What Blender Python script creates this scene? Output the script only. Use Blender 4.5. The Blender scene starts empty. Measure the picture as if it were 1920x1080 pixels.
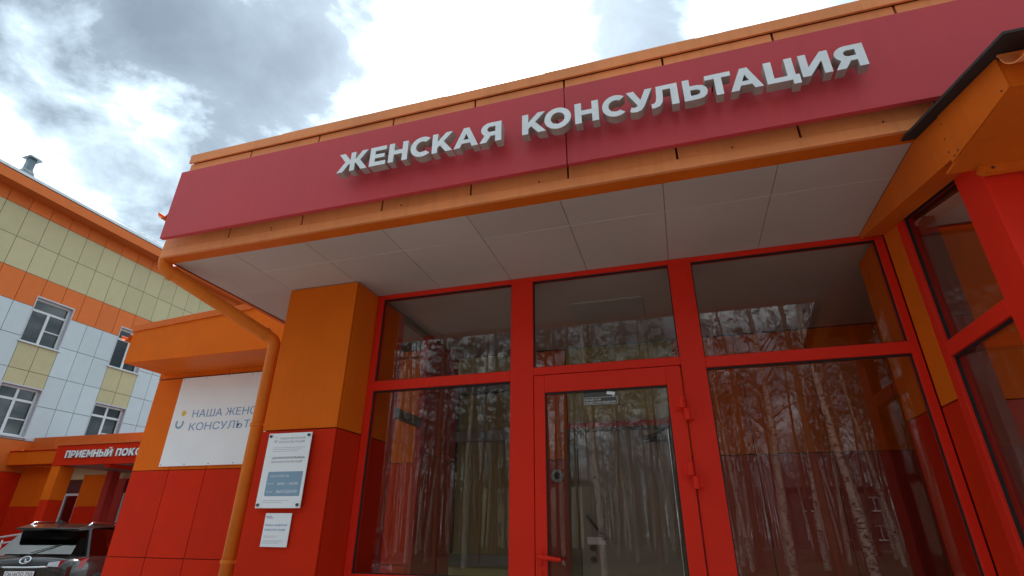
import bpy, bmesh, math, random
from mathutils import Vector, Matrix
import numpy as np
random.seed(7)
R = math.radians
sc = bpy.context.scene
COL = sc.collection
ZE = 1.6                       # eye height above the ground

# ------------------------------------------------------------------ camera
cam = bpy.data.cameras.new('camera'); camo = bpy.data.objects.new('camera', cam); COL.objects.link(camo)
RT = ((0.9562470092, -0.1159638201, -0.2685964442), (0.2924232727, 0.4069735149, 0.8653676604), (0.0089603003, -0.9060490884, 0.4230776963))
m = Matrix.Identity(4)
for i in range(3):
    m[i][0] = RT[i][0]; m[i][1] = -RT[i][1]; m[i][2] = -RT[i][2]
m[2][3] = ZE
camo.matrix_world = m
cam.sensor_width = 36; cam.lens = 979.728 / 1920 * 36; cam.clip_start = 0.05; cam.clip_end = 2000
sc.camera = camo

# ------------------------------------------------------------------ sky
SUN_EL, SUN_AZ = R(48), R(-19)       # azimuth from +Y towards +X
w = bpy.data.worlds.new('World'); sc.world = w; w.use_nodes = True
nt = w.node_tree; nt.nodes.clear(); N = nt.nodes; L = nt.links
def nd(t, **k):
    n = N.new(t)
    for a, b in k.items():
        setattr(n, a, b)
    return n
def mth(op, a, b=None, clamp=False):
    n = nd('ShaderNodeMath', operation=op); n.use_clamp = clamp
    for i, v in enumerate((a, b)):
        if v is None: continue
        if isinstance(v, (int, float)): n.inputs[i].default_value = v
        else: L.new(v, n.inputs[i])
    return n.outputs[0]
out = nd('ShaderNodeOutputWorld'); mixs = nd('ShaderNodeMixShader')
bgs = nd('ShaderNodeBackground'); bgc = nd('ShaderNodeBackground')
sky = nd('ShaderNodeTexSky'); sky.sky_type = 'NISHITA'; sky.sun_disc = False
sky.sun_elevation = SUN_EL; sky.sun_rotation = SUN_AZ
L.new(sky.outputs[0], bgs.inputs[0]); bgs.inputs[1].default_value = 0.12
tc = nd('ShaderNodeTexCoord'); sep = nd('ShaderNodeSeparateXYZ'); L.new(tc.outputs['Generated'], sep.inputs[0])
zz = mth('ADD', mth('MAXIMUM', sep.outputs[2], 0.0), 0.32)
comb = nd('ShaderNodeCombineXYZ')
L.new(mth('DIVIDE', sep.outputs[0], zz), comb.inputs[0]); L.new(mth('DIVIDE', sep.outputs[1], zz), comb.inputs[1])
comb.inputs[2].default_value = 4.37
def noise(scale, detail, rough, off=(0, 0, 0), dist=0.0):
    mp = nd('ShaderNodeMapping'); mp.inputs['Location'].default_value = off
    L.new(comb.outputs[0], mp.inputs[0])
    n = nd('ShaderNodeTexNoise'); n.inputs['Scale'].default_value = scale; n.inputs['Detail'].default_value = detail
    n.inputs['Roughness'].default_value = rough; n.inputs['Distortion'].default_value = dist
    L.new(mp.outputs[0], n.inputs['Vector']); return n.outputs[0]
n1 = noise(2.3, 9, 0.58, (0.35, 0.1, 0), 0.35)
n2 = noise(5.5, 8, 0.6, (3.1, 7.7, 1), 0.5)
# cloud masses that the picture shows, as soft dark-bellied clumps
wn = nd('ShaderNodeTexNoise'); wn.inputs['Scale'].default_value = 3.2; wn.inputs['Detail'].default_value = 6; wn.inputs['Roughness'].default_value = .6
L.new(comb.outputs[0], wn.inputs['Vector'])
wsub = nd('ShaderNodeVectorMath', operation='SUBTRACT'); L.new(wn.outputs['Color'], wsub.inputs[0]); wsub.inputs[1].default_value = (.5, .5, .5)
wsc = nd('ShaderNodeVectorMath', operation='SCALE'); L.new(wsub.outputs[0], wsc.inputs[0]); wsc.inputs['Scale'].default_value = .40
wadd = nd('ShaderNodeVectorMath', operation='ADD'); L.new(tc.outputs['Generated'], wadd.inputs[0]); L.new(wsc.outputs[0], wadd.inputs[1])
wdir = nd('ShaderNodeVectorMath', operation='NORMALIZE'); L.new(wadd.outputs[0], wdir.inputs[0])
def blob(d, width, amp):
    v = nd('ShaderNodeVectorMath', operation='DOT_PRODUCT'); L.new(wdir.outputs[0], v.inputs[0])
    dv = Vector(d).normalized(); v.inputs[1].default_value = dv
    a = mth('SUBTRACT', v.outputs['Value'], math.cos(width)); a = mth('DIVIDE', a, 1 - math.cos(width))
    a = mth('MAXIMUM', a, 0.0)
    return mth('MULTIPLY', mth('POWER', a, 1.3), amp)
dens = mth('ADD', mth('MULTIPLY', n1, 0.56), mth('MULTIPLY', n2, 0.44))
for d, wd, am in [((-0.6, .443, .666), .16, .19), ((-0.741, .27, .62), .22, .17), ((-0.47, .50, .725), .12, .17),
                  ((0.03, .64, .768), .15, .19), ((-.17, .61, .77), .24, -.13), ((-.40, .56, .72), .09, -.05), ((-.79, .35, .51), .20, -.12), ((-.64, .50, .58), .10, .04)]:
    dens = mth('ADD', dens, blob(d, wd, am))
ramp = nd('ShaderNodeValToRGB'); L.new(dens, ramp.inputs[0])
e = ramp.color_ramp.elements
e[0].position = 0.31; e[0].color = (.95, .97, 1.0, 1)
e[1].position = 0.78; e[1].color = (0.072, 0.092, 0.112, 1)
for p, c in ((0.40, (0.55, 0.63, 0.67)), (0.50, (0.235, 0.290, 0.325)), (0.60, (0.105, 0.133, 0.157))):
    x = ramp.color_ramp.elements.new(p); x.color = (*c, 1)
# the cloud deck is thinner, hence brighter, towards the hidden sun
vs = nd('ShaderNodeVectorMath', operation='DOT_PRODUCT'); L.new(tc.outputs['Generated'], vs.inputs[0])
sd = Vector((math.sin(SUN_AZ) * math.cos(SUN_EL), math.cos(SUN_AZ) * math.cos(SUN_EL), math.sin(SUN_EL))); vs.inputs[1].default_value = sd
glow = mth('POWER', mth('MAXIMUM', vs.outputs['Value'], 0.0), 14.0)
stren = mth('ADD', mth('MULTIPLY', glow, 1.1), 0.98)
L.new(ramp.outputs[0], bgc.inputs[0]); L.new(stren, bgc.inputs[1])
mixs.inputs[0].default_value = 0.95
L.new(bgs.outputs[0], mixs.inputs[1]); L.new(bgc.outputs[0], mixs.inputs[2]); L.new(mixs.outputs[0], out.inputs[0])

sun = bpy.data.lights.new('sun', 'SUN'); suno = bpy.data.objects.new('sun', sun); COL.objects.link(suno)
sun.energy = 1.5; sun.angle = R(14); sun.color = (1, .96, .9)
suno.rotation_euler = sd.to_track_quat('Z', 'Y').to_euler()
suno.location = (0, 0, 30)

vs_ = sc.view_settings; vs_.view_transform = 'Standard'; vs_.look = 'None'; vs_.gamma = 1; vs_.use_curve_mapping = False
vs_.exposure = 1.76
sc.cycles.transparent_max_bounces = 24
sc.cycles.max_bounces = 10

# ------------------------------------------------------------------ materials
MATS = {}
def mat(name, col, rough=.5, metal=0., var=.06, vscale=3., streak=0., bump=0., bscale=60., spec=.5, coat=0., grain=0.):
    if name in MATS: return MATS[name]
    M = bpy.data.materials.new(name); M.use_nodes = True; t = M.node_tree; b = t.nodes['Principled BSDF']
    b.inputs['Roughness'].default_value = rough; b.inputs['Metallic'].default_value = metal
    b.inputs['Specular IOR Level'].default_value = spec; b.inputs['Coat Weight'].default_value = coat
    g = t.nodes.new('ShaderNodeNewGeometry')
    n = t.nodes.new('ShaderNodeTexNoise'); n.inputs['Scale'].default_value = vscale; n.inputs['Detail'].default_value = 6
    t.links.new(g.outputs['Position'], n.inputs['Vector'])
    mr = t.nodes.new('ShaderNodeMapRange'); mr.inputs[1].default_value = .25; mr.inputs[2].default_value = .75
    mr.inputs[3].default_value = 1 - var; mr.inputs[4].default_value = 1 + var
    t.links.new(n.outputs[0], mr.inputs[0]); fac = mr.outputs[0]
    if streak:
        mp = t.nodes.new('ShaderNodeMapping'); mp.inputs['Scale'].default_value = (14, 14, .7)
        t.links.new(g.outputs['Position'], mp.inputs[0])
        s = t.nodes.new('ShaderNodeTexNoise'); s.inputs['Scale'].default_value = 1.6; s.inputs['Detail'].default_value = 5
        t.links.new(mp.outputs[0], s.inputs['Vector'])
        r2 = t.nodes.new('ShaderNodeMapRange'); r2.inputs[1].default_value = .5; r2.inputs[2].default_value = .78
        r2.inputs[3].default_value = 1; r2.inputs[4].default_value = 1 - streak
        t.links.new(s.outputs[0], r2.inputs[0])
        mm = t.nodes.new('ShaderNodeMath'); mm.operation = 'MULTIPLY'
        t.links.new(fac, mm.inputs[0]); t.links.new(r2.outputs[0], mm.inputs[1]); fac = mm.outputs[0]
    if grain:
        s = t.nodes.new('ShaderNodeTexNoise'); s.inputs['Scale'].default_value = 220; s.inputs['Detail'].default_value = 3
        t.links.new(g.outputs['Position'], s.inputs['Vector'])
        r2 = t.nodes.new('ShaderNodeMapRange'); r2.inputs[1].default_value = .3; r2.inputs[2].default_value = .7
        r2.inputs[3].default_value = 1 - grain; r2.inputs[4].default_value = 1 + grain
        t.links.new(s.outputs[0], r2.inputs[0])
        mm = t.nodes.new('ShaderNodeMath'); mm.operation = 'MULTIPLY'
        t.links.new(fac, mm.inputs[0]); t.links.new(r2.outputs[0], mm.inputs[1]); fac = mm.outputs[0]
    oi = t.nodes.new('ShaderNodeObjectInfo'); ro = t.nodes.new('ShaderNodeMapRange'); ro.inputs[3].default_value = .955; ro.inputs[4].default_value = 1.045
    t.links.new(oi.outputs['Random'], ro.inputs[0]); mo = t.nodes.new('ShaderNodeMath'); mo.operation = 'MULTIPLY'
    t.links.new(fac, mo.inputs[0]); t.links.new(ro.outputs[0], mo.inputs[1]); fac = mo.outputs[0]
    mx = t.nodes.new('ShaderNodeVectorMath'); mx.operation = 'SCALE'; mx.inputs[0].default_value = col
    t.links.new(fac, mx.inputs['Scale']); t.links.new(mx.outputs[0], b.inputs['Base Color'])
    rr = t.nodes.new('ShaderNodeMapRange'); rr.inputs[1].default_value = .3; rr.inputs[2].default_value = .7
    rr.inputs[3].default_value = max(.02, rough - .05); rr.inputs[4].default_value = min(1, rough + .07)
    t.links.new(n.outputs[0], rr.inputs[0]); t.links.new(rr.outputs[0], b.inputs['Roughness'])
    if bump:
        n2 = t.nodes.new('ShaderNodeTexNoise'); n2.inputs['Scale'].default_value = bscale; n2.inputs['Detail'].default_value = 4
        t.links.new(g.outputs['Position'], n2.inputs['Vector'])
        bp = t.nodes.new('ShaderNodeBump'); bp.inputs['Strength'].default_value = bump; bp.inputs['Distance'].default_value = .01
        t.links.new(n2.outputs[0], bp.inputs['Height']); t.links.new(bp.outputs[0], b.inputs['Normal'])
    MATS[name] = M; return M

ORANGE = mat('orange_panel', (.74, .140, .008), .6, var=.06, streak=.05, bump=.04, bscale=3.2, spec=.06, grain=.02)
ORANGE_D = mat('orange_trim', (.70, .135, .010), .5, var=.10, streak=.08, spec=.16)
ORANGE_WG = mat('weathered_glare_orange', (.88, .30, .105), .5, var=.14, vscale=2.2, streak=.10, spec=.22)  # weathered orange, lightened to peach by glare put into the colour
RED = mat('red_panel', (.62, .026, .006), .6, var=.07, streak=.06, bump=.04, bscale=3.2, spec=.06, grain=.02)
REDFRAME = mat('red_frame_paint', (.78, .028, .012), .42, var=.04, spec=.14)
CRIMSON = mat('crimson_board', (.58, .052, .062), .5, var=.10, vscale=1.2, streak=.06, bump=.03, bscale=8, spec=.3, grain=.03)
JOINT = mat('red_joint_backing', (.16, .012, .006), .8)  # dark red backing that shows in the open panel joints
JOINTO = mat('orange_joint_backing', (.22, .05, .01), .8)
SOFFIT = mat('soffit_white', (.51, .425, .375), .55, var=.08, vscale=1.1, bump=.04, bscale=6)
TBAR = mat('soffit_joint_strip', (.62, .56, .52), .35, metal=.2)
DARK = mat('dark_gasket', (.012, .011, .012), .6)
WHITEP = mat('white_print_sheet', (.83, .84, .86), .4, var=.03)
LETTER = mat('letter_white', (.84, .87, .90), .4, var=.05, vscale=20, streak=.06)
LETSIDE = mat('letter_return', (.40, .34, .30), .45, var=.12, vscale=25)
GREY = mat('grey_metal', (.28, .29, .29), .4, metal=.6)
DGREY = mat('dark_roofing', (.028, .026, .025), .75, bump=.3, bscale=90)
GALV = mat('galvanised_vent', (.13, .17, .19), .45, metal=.5)
ROOFW = mat('pale_roof_flashing', (.70, .73, .76), .4, metal=.1)
BEIGE = mat('beige_panel', (.50, .44, .25), .55, var=.05, bump=.05, spec=.3, grain=.03)
WHITEC = mat('white_panel', (.53, .59, .61), .5, var=.035, spec=.3)
ORF = mat('far_orange_panel', (.66, .145, .020), .5, var=.05, spec=.3)
PVC = mat('white_plastic_frame', (.62, .64, .65), .35)
OLIVE = mat('olive_paint', (.46, .40, .17), .6, var=.05)
MAROON = mat('maroon_panel', (.46, .032, .020), .5)
INDOOR = mat('inner_door_grey', (.30, .255, .21), .5)
INFRAME = mat('inner_door_frame', (.11, .085, .05), .5)
ASPH = mat('asphalt', (.13, .125, .12), .9, var=.25, vscale=.6, bump=.5, bscale=120, grain=.3)
PAVE = mat('concrete_paving', (.36, .33, .30), .85, var=.12, vscale=1.2, bump=.3, bscale=80, grain=.12)
GRASS = mat('spring_grass', (.09, .085, .035), .95, var=.4, vscale=2, bump=.8, bscale=50, grain=.4)
BLUE = mat('print_blue', (.23, .36, .48), .5, var=.02)
BLUEGREY = mat('print_slate_blue', (.16, .31, .52), .5, var=.02)
YEL = mat('print_yellow', (.75, .50, .05), .5, var=.02)
INKG = mat('print_grey', (.32, .34, .38), .5, var=.02)
INK = mat('print_black', (.02, .02, .025), .5, var=.02)
BLACKP = mat('black_plastic', (.015, .015, .016), .4)
CREAM = mat('cream_render', (.55, .49, .38), .8, var=.1, vscale=.5, bump=.2)
BLIND = mat('olive_blind_slat', (.36, .32, .16), .6)
SCREW = mat('screw_metal', (.10, .10, .11), .35, metal=.8)
PAINTK = mat('car_paint_black', (.020, .016, .014), .2, coat=.7, spec=.4)
CHROME = mat('chrome', (.75, .76, .78), .12, metal=1.)
TYRE = mat('tyre_rubber', (.02, .02, .02), .85)
RIM = mat('alloy_rim', (.45, .46, .48), .3, metal=.9)
LAMP = mat('lamp_lens', (.5, .53, .56), .12, spec=.8)
CREDD = mat('tail_lamp', (.35, .01, .01), .15)
RAIL = mat('rail_white', (.7, .7, .72), .35, metal=.3)

def glassmat(name, tint, f0, boost=1.0, body=None):
    M = bpy.data.materials.new(name); M.use_nodes = True; t = M.node_tree; t.nodes.clear()
    o = t.nodes.new('ShaderNodeOutputMaterial'); mx = t.nodes.new('ShaderNodeMixShader')
    if body: tr = t.nodes.new('ShaderNodeBsdfDiffuse')
    else: tr = t.nodes.new('ShaderNodeBsdfTransparent')
    tr.inputs[0].default_value = (*tint, 1)
    gl = t.nodes.new('ShaderNodeBsdfGlossy'); gl.inputs['Roughness'].default_value = .0; gl.inputs[0].default_value = (.96, .93, .90, 1)
    lw = t.nodes.new('ShaderNodeLayerWeight'); lw.inputs['Blend'].default_value = .5
    p = t.nodes.new('ShaderNodeMath'); p.operation = 'POWER'; p.inputs[1].default_value = 4.
    t.links.new(lw.outputs['Facing'], p.inputs[0])
    a = t.nodes.new('ShaderNodeMapRange'); a.inputs[3].default_value = f0; a.inputs[4].default_value = 1.
    t.links.new(p.outputs[0], a.inputs[0]); t.links.new(a.outputs[0], mx.inputs[0])
    t.links.new(tr.outputs[0], mx.inputs[1]); t.links.new(gl.outputs[0], mx.inputs[2]); t.links.new(mx.outputs[0], o.inputs[0])
    return M
GLASS = glassmat('entrance_glass', (.955, .945, .93), .034)
WGLASS = glassmat('far_window_glass', (.55, .60, .62), .05)
CGLASS = glassmat('car_glass', (.25, .27, .28), .09)
DARKROOM = mat('dark_room', (.05, .055, .06), .9)
CURT = mat('curtain', (.16, .19, .20), .9, var=.3, vscale=6)

# ------------------------------------------------------------------ mesh helpers
class MB:
    def __init__(s): s.v = []; s.f = []; s.m = []; s.mats = []; s.cur = 0
    def use(s, M):
        if M not in s.mats: s.mats.append(M)
        s.cur = s.mats.index(M); return s
    def add(s, vs, fs):
        b = len(s.v); s.v += [tuple(v) for v in vs]; s.f += [tuple(i + b for i in f) for f in fs]; s.m += [s.cur] * len(fs); return s
    def box(s, x0, x1, y0, y1, z0, z1):
        return s.hexa([(x0, y0, z0), (x1, y0, z0), (x1, y1, z0), (x0, y1, z0), (x0, y0, z1), (x1, y0, z1), (x1, y1, z1), (x0, y1, z1)])
    def hexa(s, p):
        return s.add(p, [(0, 3, 2, 1), (4, 5, 6, 7), (0, 1, 5, 4), (1, 2, 6, 5), (2, 3, 7, 6), (3, 0, 4, 7)])
    def prism(s, poly, a, d):
        """poly: list of 3D points; extruded by vector d (after offset a)"""
        n = len(poly); P = [Vector(p) + Vector(a) for p in poly]; Q = [p + Vector(d) for p in P]
        return s.add(P + Q, [tuple(range(n))[::-1], tuple(range(n, 2 * n))] + [(i, (i + 1) % n, n + (i + 1) % n, n + i) for i in range(n)])
    def tube(s, pts, rad, seg=8, cap=True):
        pts = [Vector(p) for p in pts]; n = len(pts)
        if not hasattr(rad, '__len__'): rad = [rad] * n
        vs = []; up = None
        for i, p in enumerate(pts):
            d = (pts[min(i + 1, n - 1)] - pts[max(i - 1, 0)]).normalized()
            if up is None:
                up = Vector((0, 0, 1)) if abs(d.z) < .9 else Vector((1, 0, 0))
            a = d.cross(up)
            if a.length < 1e-4: a = d.cross(Vector((0, 1, 0)))
            a.normalize(); b = a.cross(d).normalized(); up = b
            for k in range(seg):
                t = 2 * math.pi * k / seg
                vs.append(p + (a * math.cos(t) + b * math.sin(t)) * rad[i])
        fs = []
        for i in range(n - 1):
            for k in range(seg):
                k2 = (k + 1) % seg; fs.append((i * seg + k, i * seg + k2, (i + 1) * seg + k2, (i + 1) * seg + k))
        if cap:
            fs.append(tuple(range(seg))[::-1]); fs.append(tuple((n - 1) * seg + k for k in range(seg)))
        return s.add(vs, fs)
    def mesh(s, name, smooth=False):
        me = bpy.data.meshes.new(name); me.from_pydata(s.v, [], s.f)
        for M in s.mats: me.materials.append(M)
        me.polygons.foreach_set('material_index', s.m)
        bm = bmesh.new(); bm.from_mesh(me); bmesh.ops.recalc_face_normals(bm, faces=bm.faces); bm.to_mesh(me); bm.free()
        if smooth: me.polygons.foreach_set('use_smooth', [True] * len(me.polygons))
        return me
    def build(s, name, parent=None, smooth=False, M=None, bevel=0.):
        if M is not None:
            s.mats = [M]; s.m = [0] * len(s.f)
        return link(name, s.mesh(name, smooth), parent, bevel)
def link(name, me, parent=None, bevel=0.):
    o = bpy.data.objects.new(name, me); COL.objects.link(o)
    if parent is not None:
        o.parent = parent; o.matrix_parent_inverse = Matrix.Identity(4) if parent.get('_abs', 0) == 0 else parent.matrix_basis.inverted()
    if bevel:
        b = o.modifiers.new('bevel', 'BEVEL'); b.width = bevel; b.segments = 2; b.limit_method = 'ANGLE'; b.harden_normals = False
    return o
def box(name, x0, x1, y0, y1, z0, z1, M, parent=None, bevel=0.):
    return MB().use(M).box(x0, x1, y0, y1, z0, z1).build(name, parent, bevel=bevel)
def tag(o, label=None, cat=None, group=None, kind=None):
    if label: o['label'] = label
    if cat: o['category'] = cat
    if group: o['group'] = group
    if kind: o['kind'] = kind
    return o
def thing(name, label, cat, group=None):
    """things that stay where they are keep world coordinates: the Empty sits at z-level origin of the rig"""
    o = bpy.data.objects.new(name, None); COL.objects.link(o); o.empty_display_size = .3
    return tag(o, label, cat, group)
def place_origin(root, loc):
    """move the Empty to the thing's base while its parts stay put"""
    v = Vector(loc)
    for c in root.children:
        c.location = c.location - v
    root.location = v
def copy_tree(o, parent=None):
    c = o.copy(); COL.objects.link(c)
    if parent is not None: c.parent = parent
    for k in [x for x in bpy.data.objects if x.parent == o]: copy_tree(k, c)
    return c
def Z(v): return v + ZE       # measured heights are relative to the eye

def text_mesh(body, size, M, ext=.0015, align='LEFT', bold=0., squeeze=1.0, shear=0.0):
    cu = bpy.data.curves.new('txt', 'FONT'); cu.body = body; cu.size = size; cu.extrude = ext; cu.align_x = align; cu.resolution_u = 3; cu.shear = shear
    cu.offset = bold
    t = bpy.data.objects.new('txt', cu); COL.objects.link(t)
    bpy.context.view_layer.update()
    me = bpy.data.meshes.new_from_object(t.evaluated_get(bpy.context.evaluated_depsgraph_get()))
    bpy.data.objects.remove(t); bpy.data.curves.remove(cu)
    for v in me.vertices: v.co.x *= squeeze
    me.materials.clear(); me.materials.append(M); return me
def fit_text(name, body, x0, x1, zb, cap, Y, M, parent=None, ext=.001):
    """text on a wall that faces -Y, from x0 to x1, baseline zb, capital height cap"""
    me = text_mesh(body, 1.0, M, ext=0.0)
    xs = [v.co.x for v in me.vertices]; a, b = min(xs), max(xs)
    s = cap / .73
    bm = bmesh.new(); bm.from_mesh(me)
    r = bmesh.ops.extrude_face_region(bm, geom=bm.faces[:]) if ext else None
    if r:
        for v in [g for g in r['geom'] if isinstance(g, bmesh.types.BMVert)]: v.co.z += 1
    for v in bm.verts:
        x, y, z = v.co
        v.co = (x0 + (x - a) / (b - a) * (x1 - x0), Y - z * ext, zb + y * s)
    bmesh.ops.recalc_face_normals(bm, faces=bm.faces)
    bm.to_mesh(me); bm.free()
    return link(name, me, parent)

# polygon glyphs, capital height 1
def arc(cx, cy, rx, ry, a0, a1, n):
    return [(cx + rx * math.cos(R(a0 + (a1 - a0) * i / n)), cy + ry * math.sin(R(a0 + (a1 - a0) * i / n))) for i in range(n + 1)]
GL = {
 'Ж': ([(0, 0), (.30, 0), (.57, .39), (.63, .39), (.63, 0), (.87, 0), (.87, .39), (.93, .39), (1.2, 0), (1.5, 0), (1.12, .52), (1.47, 1), (1.18, 1), (.91, .62), (.87, .62), (.87, 1), (.63, 1), (.63, .62), (.59, .62), (.32, 1), (.03, 1), (.38, .52)],),
 'Е': ([(0, 0), (.77, 0), (.77, .21), (.25, .21), (.25, .40), (.70, .40), (.70, .60), (.25, .60), (.25, .79), (.76, .79), (.76, 1), (0, 1)],),
 'Н': ([(0, 0), (.25, 0), (.25, .39), (.65, .39), (.65, 0), (.90, 0), (.90, 1), (.65, 1), (.65, .61), (.25, .61), (.25, 1), (0, 1)],),
 'С': (arc(.53, .5, .53, .52, 47, 313, 26) + arc(.53, .5, .28, .28, 305, 55, 18),),
 'К': ([(0, 0), (.25, 0), (.25, .25), (.36, .37), (.65, 0), (.96, 0), (.53, .55), (.93, 1), (.63, 1), (.25, .57), (.25, 1), (0, 1)],),
 'А': ([(0, 0), (.27, 0), (.35, .2), (.72, .2), (.80, 0), (1.07, 0), (.66, 1), (.41, 1)], [(.42, .39), (.535, .69), (.65, .39)]),
 'Я': ([(.90, 0), (.90, 1), (.42, 1)] + arc(.42, .66, .37, .34, 90, 225, 10) + [(.2, .37), (0, 0), (.28, 0), (.46, .31), (.65, .31), (.65, 0)], [(.65, .79), (.65, .52), (.42, .52), (.34, .56), (.31, .655), (.34, .75), (.42, .79)]),
 'О': (arc(.56, .5, .56, .52, 0, 350, 35), arc(.56, .5, .295, .285, 0, 345, 23)),
 'У': ([(0, 1), (.28, 1), (.51, .52), (.71, 1), (.97, 1), (.63, .2), (.52, .04), (.36, -.02), (.18, -.01), (.08, .04), (.15, .24), (.26, .20), (.35, .23), (.385, .30)],),
 'Л': ([(.96, 0), (.96, 1), (.22, 1), (.20, .5), (.165, .29), (.10, .21), (0, .2), (.01, -.01), (.15, -.01), (.29, .05), (.39, .2), (.43, .45), (.44, .79), (.71, .79), (.71, 0)],),
 'Ь': ([(0, 0), (.50, 0), (.70, .05), (.82, .17), (.86, .34), (.82, .5), (.7, .62), (.5, .67), (.25, .67), (.25, 1), (0, 1)], [(.25, .21), (.25, .47), (.46, .47), (.57, .43), (.60, .34), (.57, .25), (.46, .21)]),
 'Т': ([(.315, 0), (.565, 0), (.565, .79), (.88, .79), (.88, 1), (0, 1), (0, .79), (.315, .79)],),
 'Ц': ([(0, 0), (.80, 0), (.80, -.2), (1.04, -.2), (1.04, .21), (.92, .21), (.92, 1), (.67, 1), (.67, .21), (.25, .21), (.25, 1), (0, 1)],),
 'И': ([(0, 0), (.25, 0), (.69, .60), (.69, 0), (.94, 0), (.94, 1), (.70, 1), (.25, .40), (.25, 1), (0, 1)],),
}
GL['П'] = ([(0, 0), (.25, 0), (.25, .79), (.63, .79), (.63, 0), (.88, 0), (.88, 1), (0, 1)],)
GL['Р'] = ([(0, 0), (.25, 0), (.25, .29), (.46, .29)] + arc(.48, .645, .36, .355, -90, 90, 12) + [(.46, 1), (0, 1)], [(.25, .5), (.25, .79), (.46, .79), (.55, .75), (.585, .645), (.55, .54), (.46, .5)])
GL['М'] = ([(0, 0), (.24, 0), (.24, .58), (.47, .2), (.59, .2), (.82, .58), (.82, 0), (1.06, 0), (1.06, 1), (.84, 1), (.53, .48), (.22, 1), (0, 1)],)
GL['Ы'] = GL['Ь'] + ([(.97, 0), (1.22, 0), (1.22, 1), (.97, 1)],)
GL['Й'] = GL['И'] + ([(.22, 1.24), (.36, 1.24), (.41, 1.17), (.53, 1.17), (.58, 1.24), (.72, 1.24), (.64, 1.10), (.54, 1.06), (.40, 1.06), (.30, 1.10)],)
def glyph_mesh(ch, x0, x1, zb, h, yf, depth, Mf, Ms):
    loops = GL[ch]; xs = [p[0] for l in loops for p in l]; a, b = min(xs), max(xs)
    cu = bpy.data.curves.new('g', 'CURVE'); cu.dimensions = '2D'; cu.fill_mode = 'BOTH'
    for lp in loops:
        sp = cu.splines.new('POLY'); sp.points.add(len(lp) - 1)
        for i, (x, y) in enumerate(lp): sp.points[i].co = (x, y, 0, 1)
        sp.use_cyclic_u = True
    t = bpy.data.objects.new('g', cu); COL.objects.link(t); bpy.context.view_layer.update()
    me = bpy.data.meshes.new_from_object(t.evaluated_get(bpy.context.evaluated_depsgraph_get()))
    bpy.data.objects.remove(t); bpy.data.curves.remove(cu)
    me.materials.clear(); me.materials.append(Mf); me.materials.append(Ms)
    bm = bmesh.new(); bm.from_mesh(me); bmesh.ops.remove_doubles(bm, verts=bm.verts[:], dist=1e-5)
    for f in bm.faces: f.material_index = 0
    r = bmesh.ops.extrude_face_region(bm, geom=bm.faces[:], use_keep_orig=True)
    for v in [g for g in r['geom'] if isinstance(g, bmesh.types.BMVert)]: v.co.z += 1
    for v in bm.verts:
        x, y, z = v.co
        v.co = (x0 + (x - a) / (b - a) * (x1 - x0), yf + z * depth, zb + y * h)
    bmesh.ops.recalc_face_normals(bm, faces=bm.faces)
    for f in bm.faces: f.material_index = 0 if abs(f.normal.y) > .9 and f.calc_center_median().y < yf + .001 else 1
    bm.to_mesh(me); bm.free()
    return me

def cassettes_y(parent, xs, zs, Y, mats, gap=.008, th=.022, name='panel'):
    """cladding panels facing -Y; mats[row] may be a material or None"""
    for j in range(len(zs) - 1):
        for i in range(len(xs) - 1):
            M = mats[j]
            if M is None: continue
            box(name, xs[i] + gap / 2, xs[i + 1] - gap / 2, Y, Y + th, Z(zs[j]) + gap / 2, Z(zs[j + 1]) - gap / 2, M, parent, bevel=.0025)
def cassettes_x(parent, ys, zs, X, sgn, mats, gap=.008, th=.022, name='panel'):
    """panels in the plane X; sgn=+1 faces +X"""
    for j in range(len(zs) - 1):
        for i in range(len(ys) - 1):
            M = mats[j]
            if M is None: continue
            a, b = (X - th, X) if sgn > 0 else (X, X + th)
            box(name, a, b, ys[i] + gap / 2, ys[i + 1] - gap / 2, Z(zs[j]) + gap / 2, Z(zs[j + 1]) - gap / 2, M, parent, bevel=.0025)

# ------------------------------------------------------------------ ground
def ground():
    b = MB().use(ASPH); S = 260; n = 20
    for i in range(n):
        for j in range(n):
            x0 = -S + 2 * S * i / n; x1 = x0 + 2 * S / n; y0 = -S + 2 * S * j / n; y1 = y0 + 2 * S / n
            b.add([(x0, y0, 0), (x1, y0, 0), (x1, y1, 0), (x0, y1, 0)], [(0, 1, 2, 3)])
    o = b.build('ground'); tag(o, kind='structure')
    o = box('lawn', -60, 60, -60, -8.6, -.2, .10, GRASS); tag(o, kind='structure')
    o = box('kerb', -60, 60, -8.6, -8.45, -.2, .14, PAVE); tag(o, kind='structure')
    o = MB().use(PAVE).box(-3.6, 4.6, .9, 1.25, -.05, .2).box(-3.6, 4.6, 1.25, 5.3, -.05, .4).build('porch_floor'); tag(o, kind='structure')
    o = box('pavement', -13, 5.0, -3.2, 5.3, -.05, .12, PAVE); tag(o, kind='structure')  # unseen paving, drawn out to the left to bounce light onto the wing
ground()

# ------------------------------------------------------------------ clinic building
clinic = thing('clinic_building', 'orange and red clad clinic entrance block with deep white canopy soffit over red framed glazing', 'building')
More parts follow.
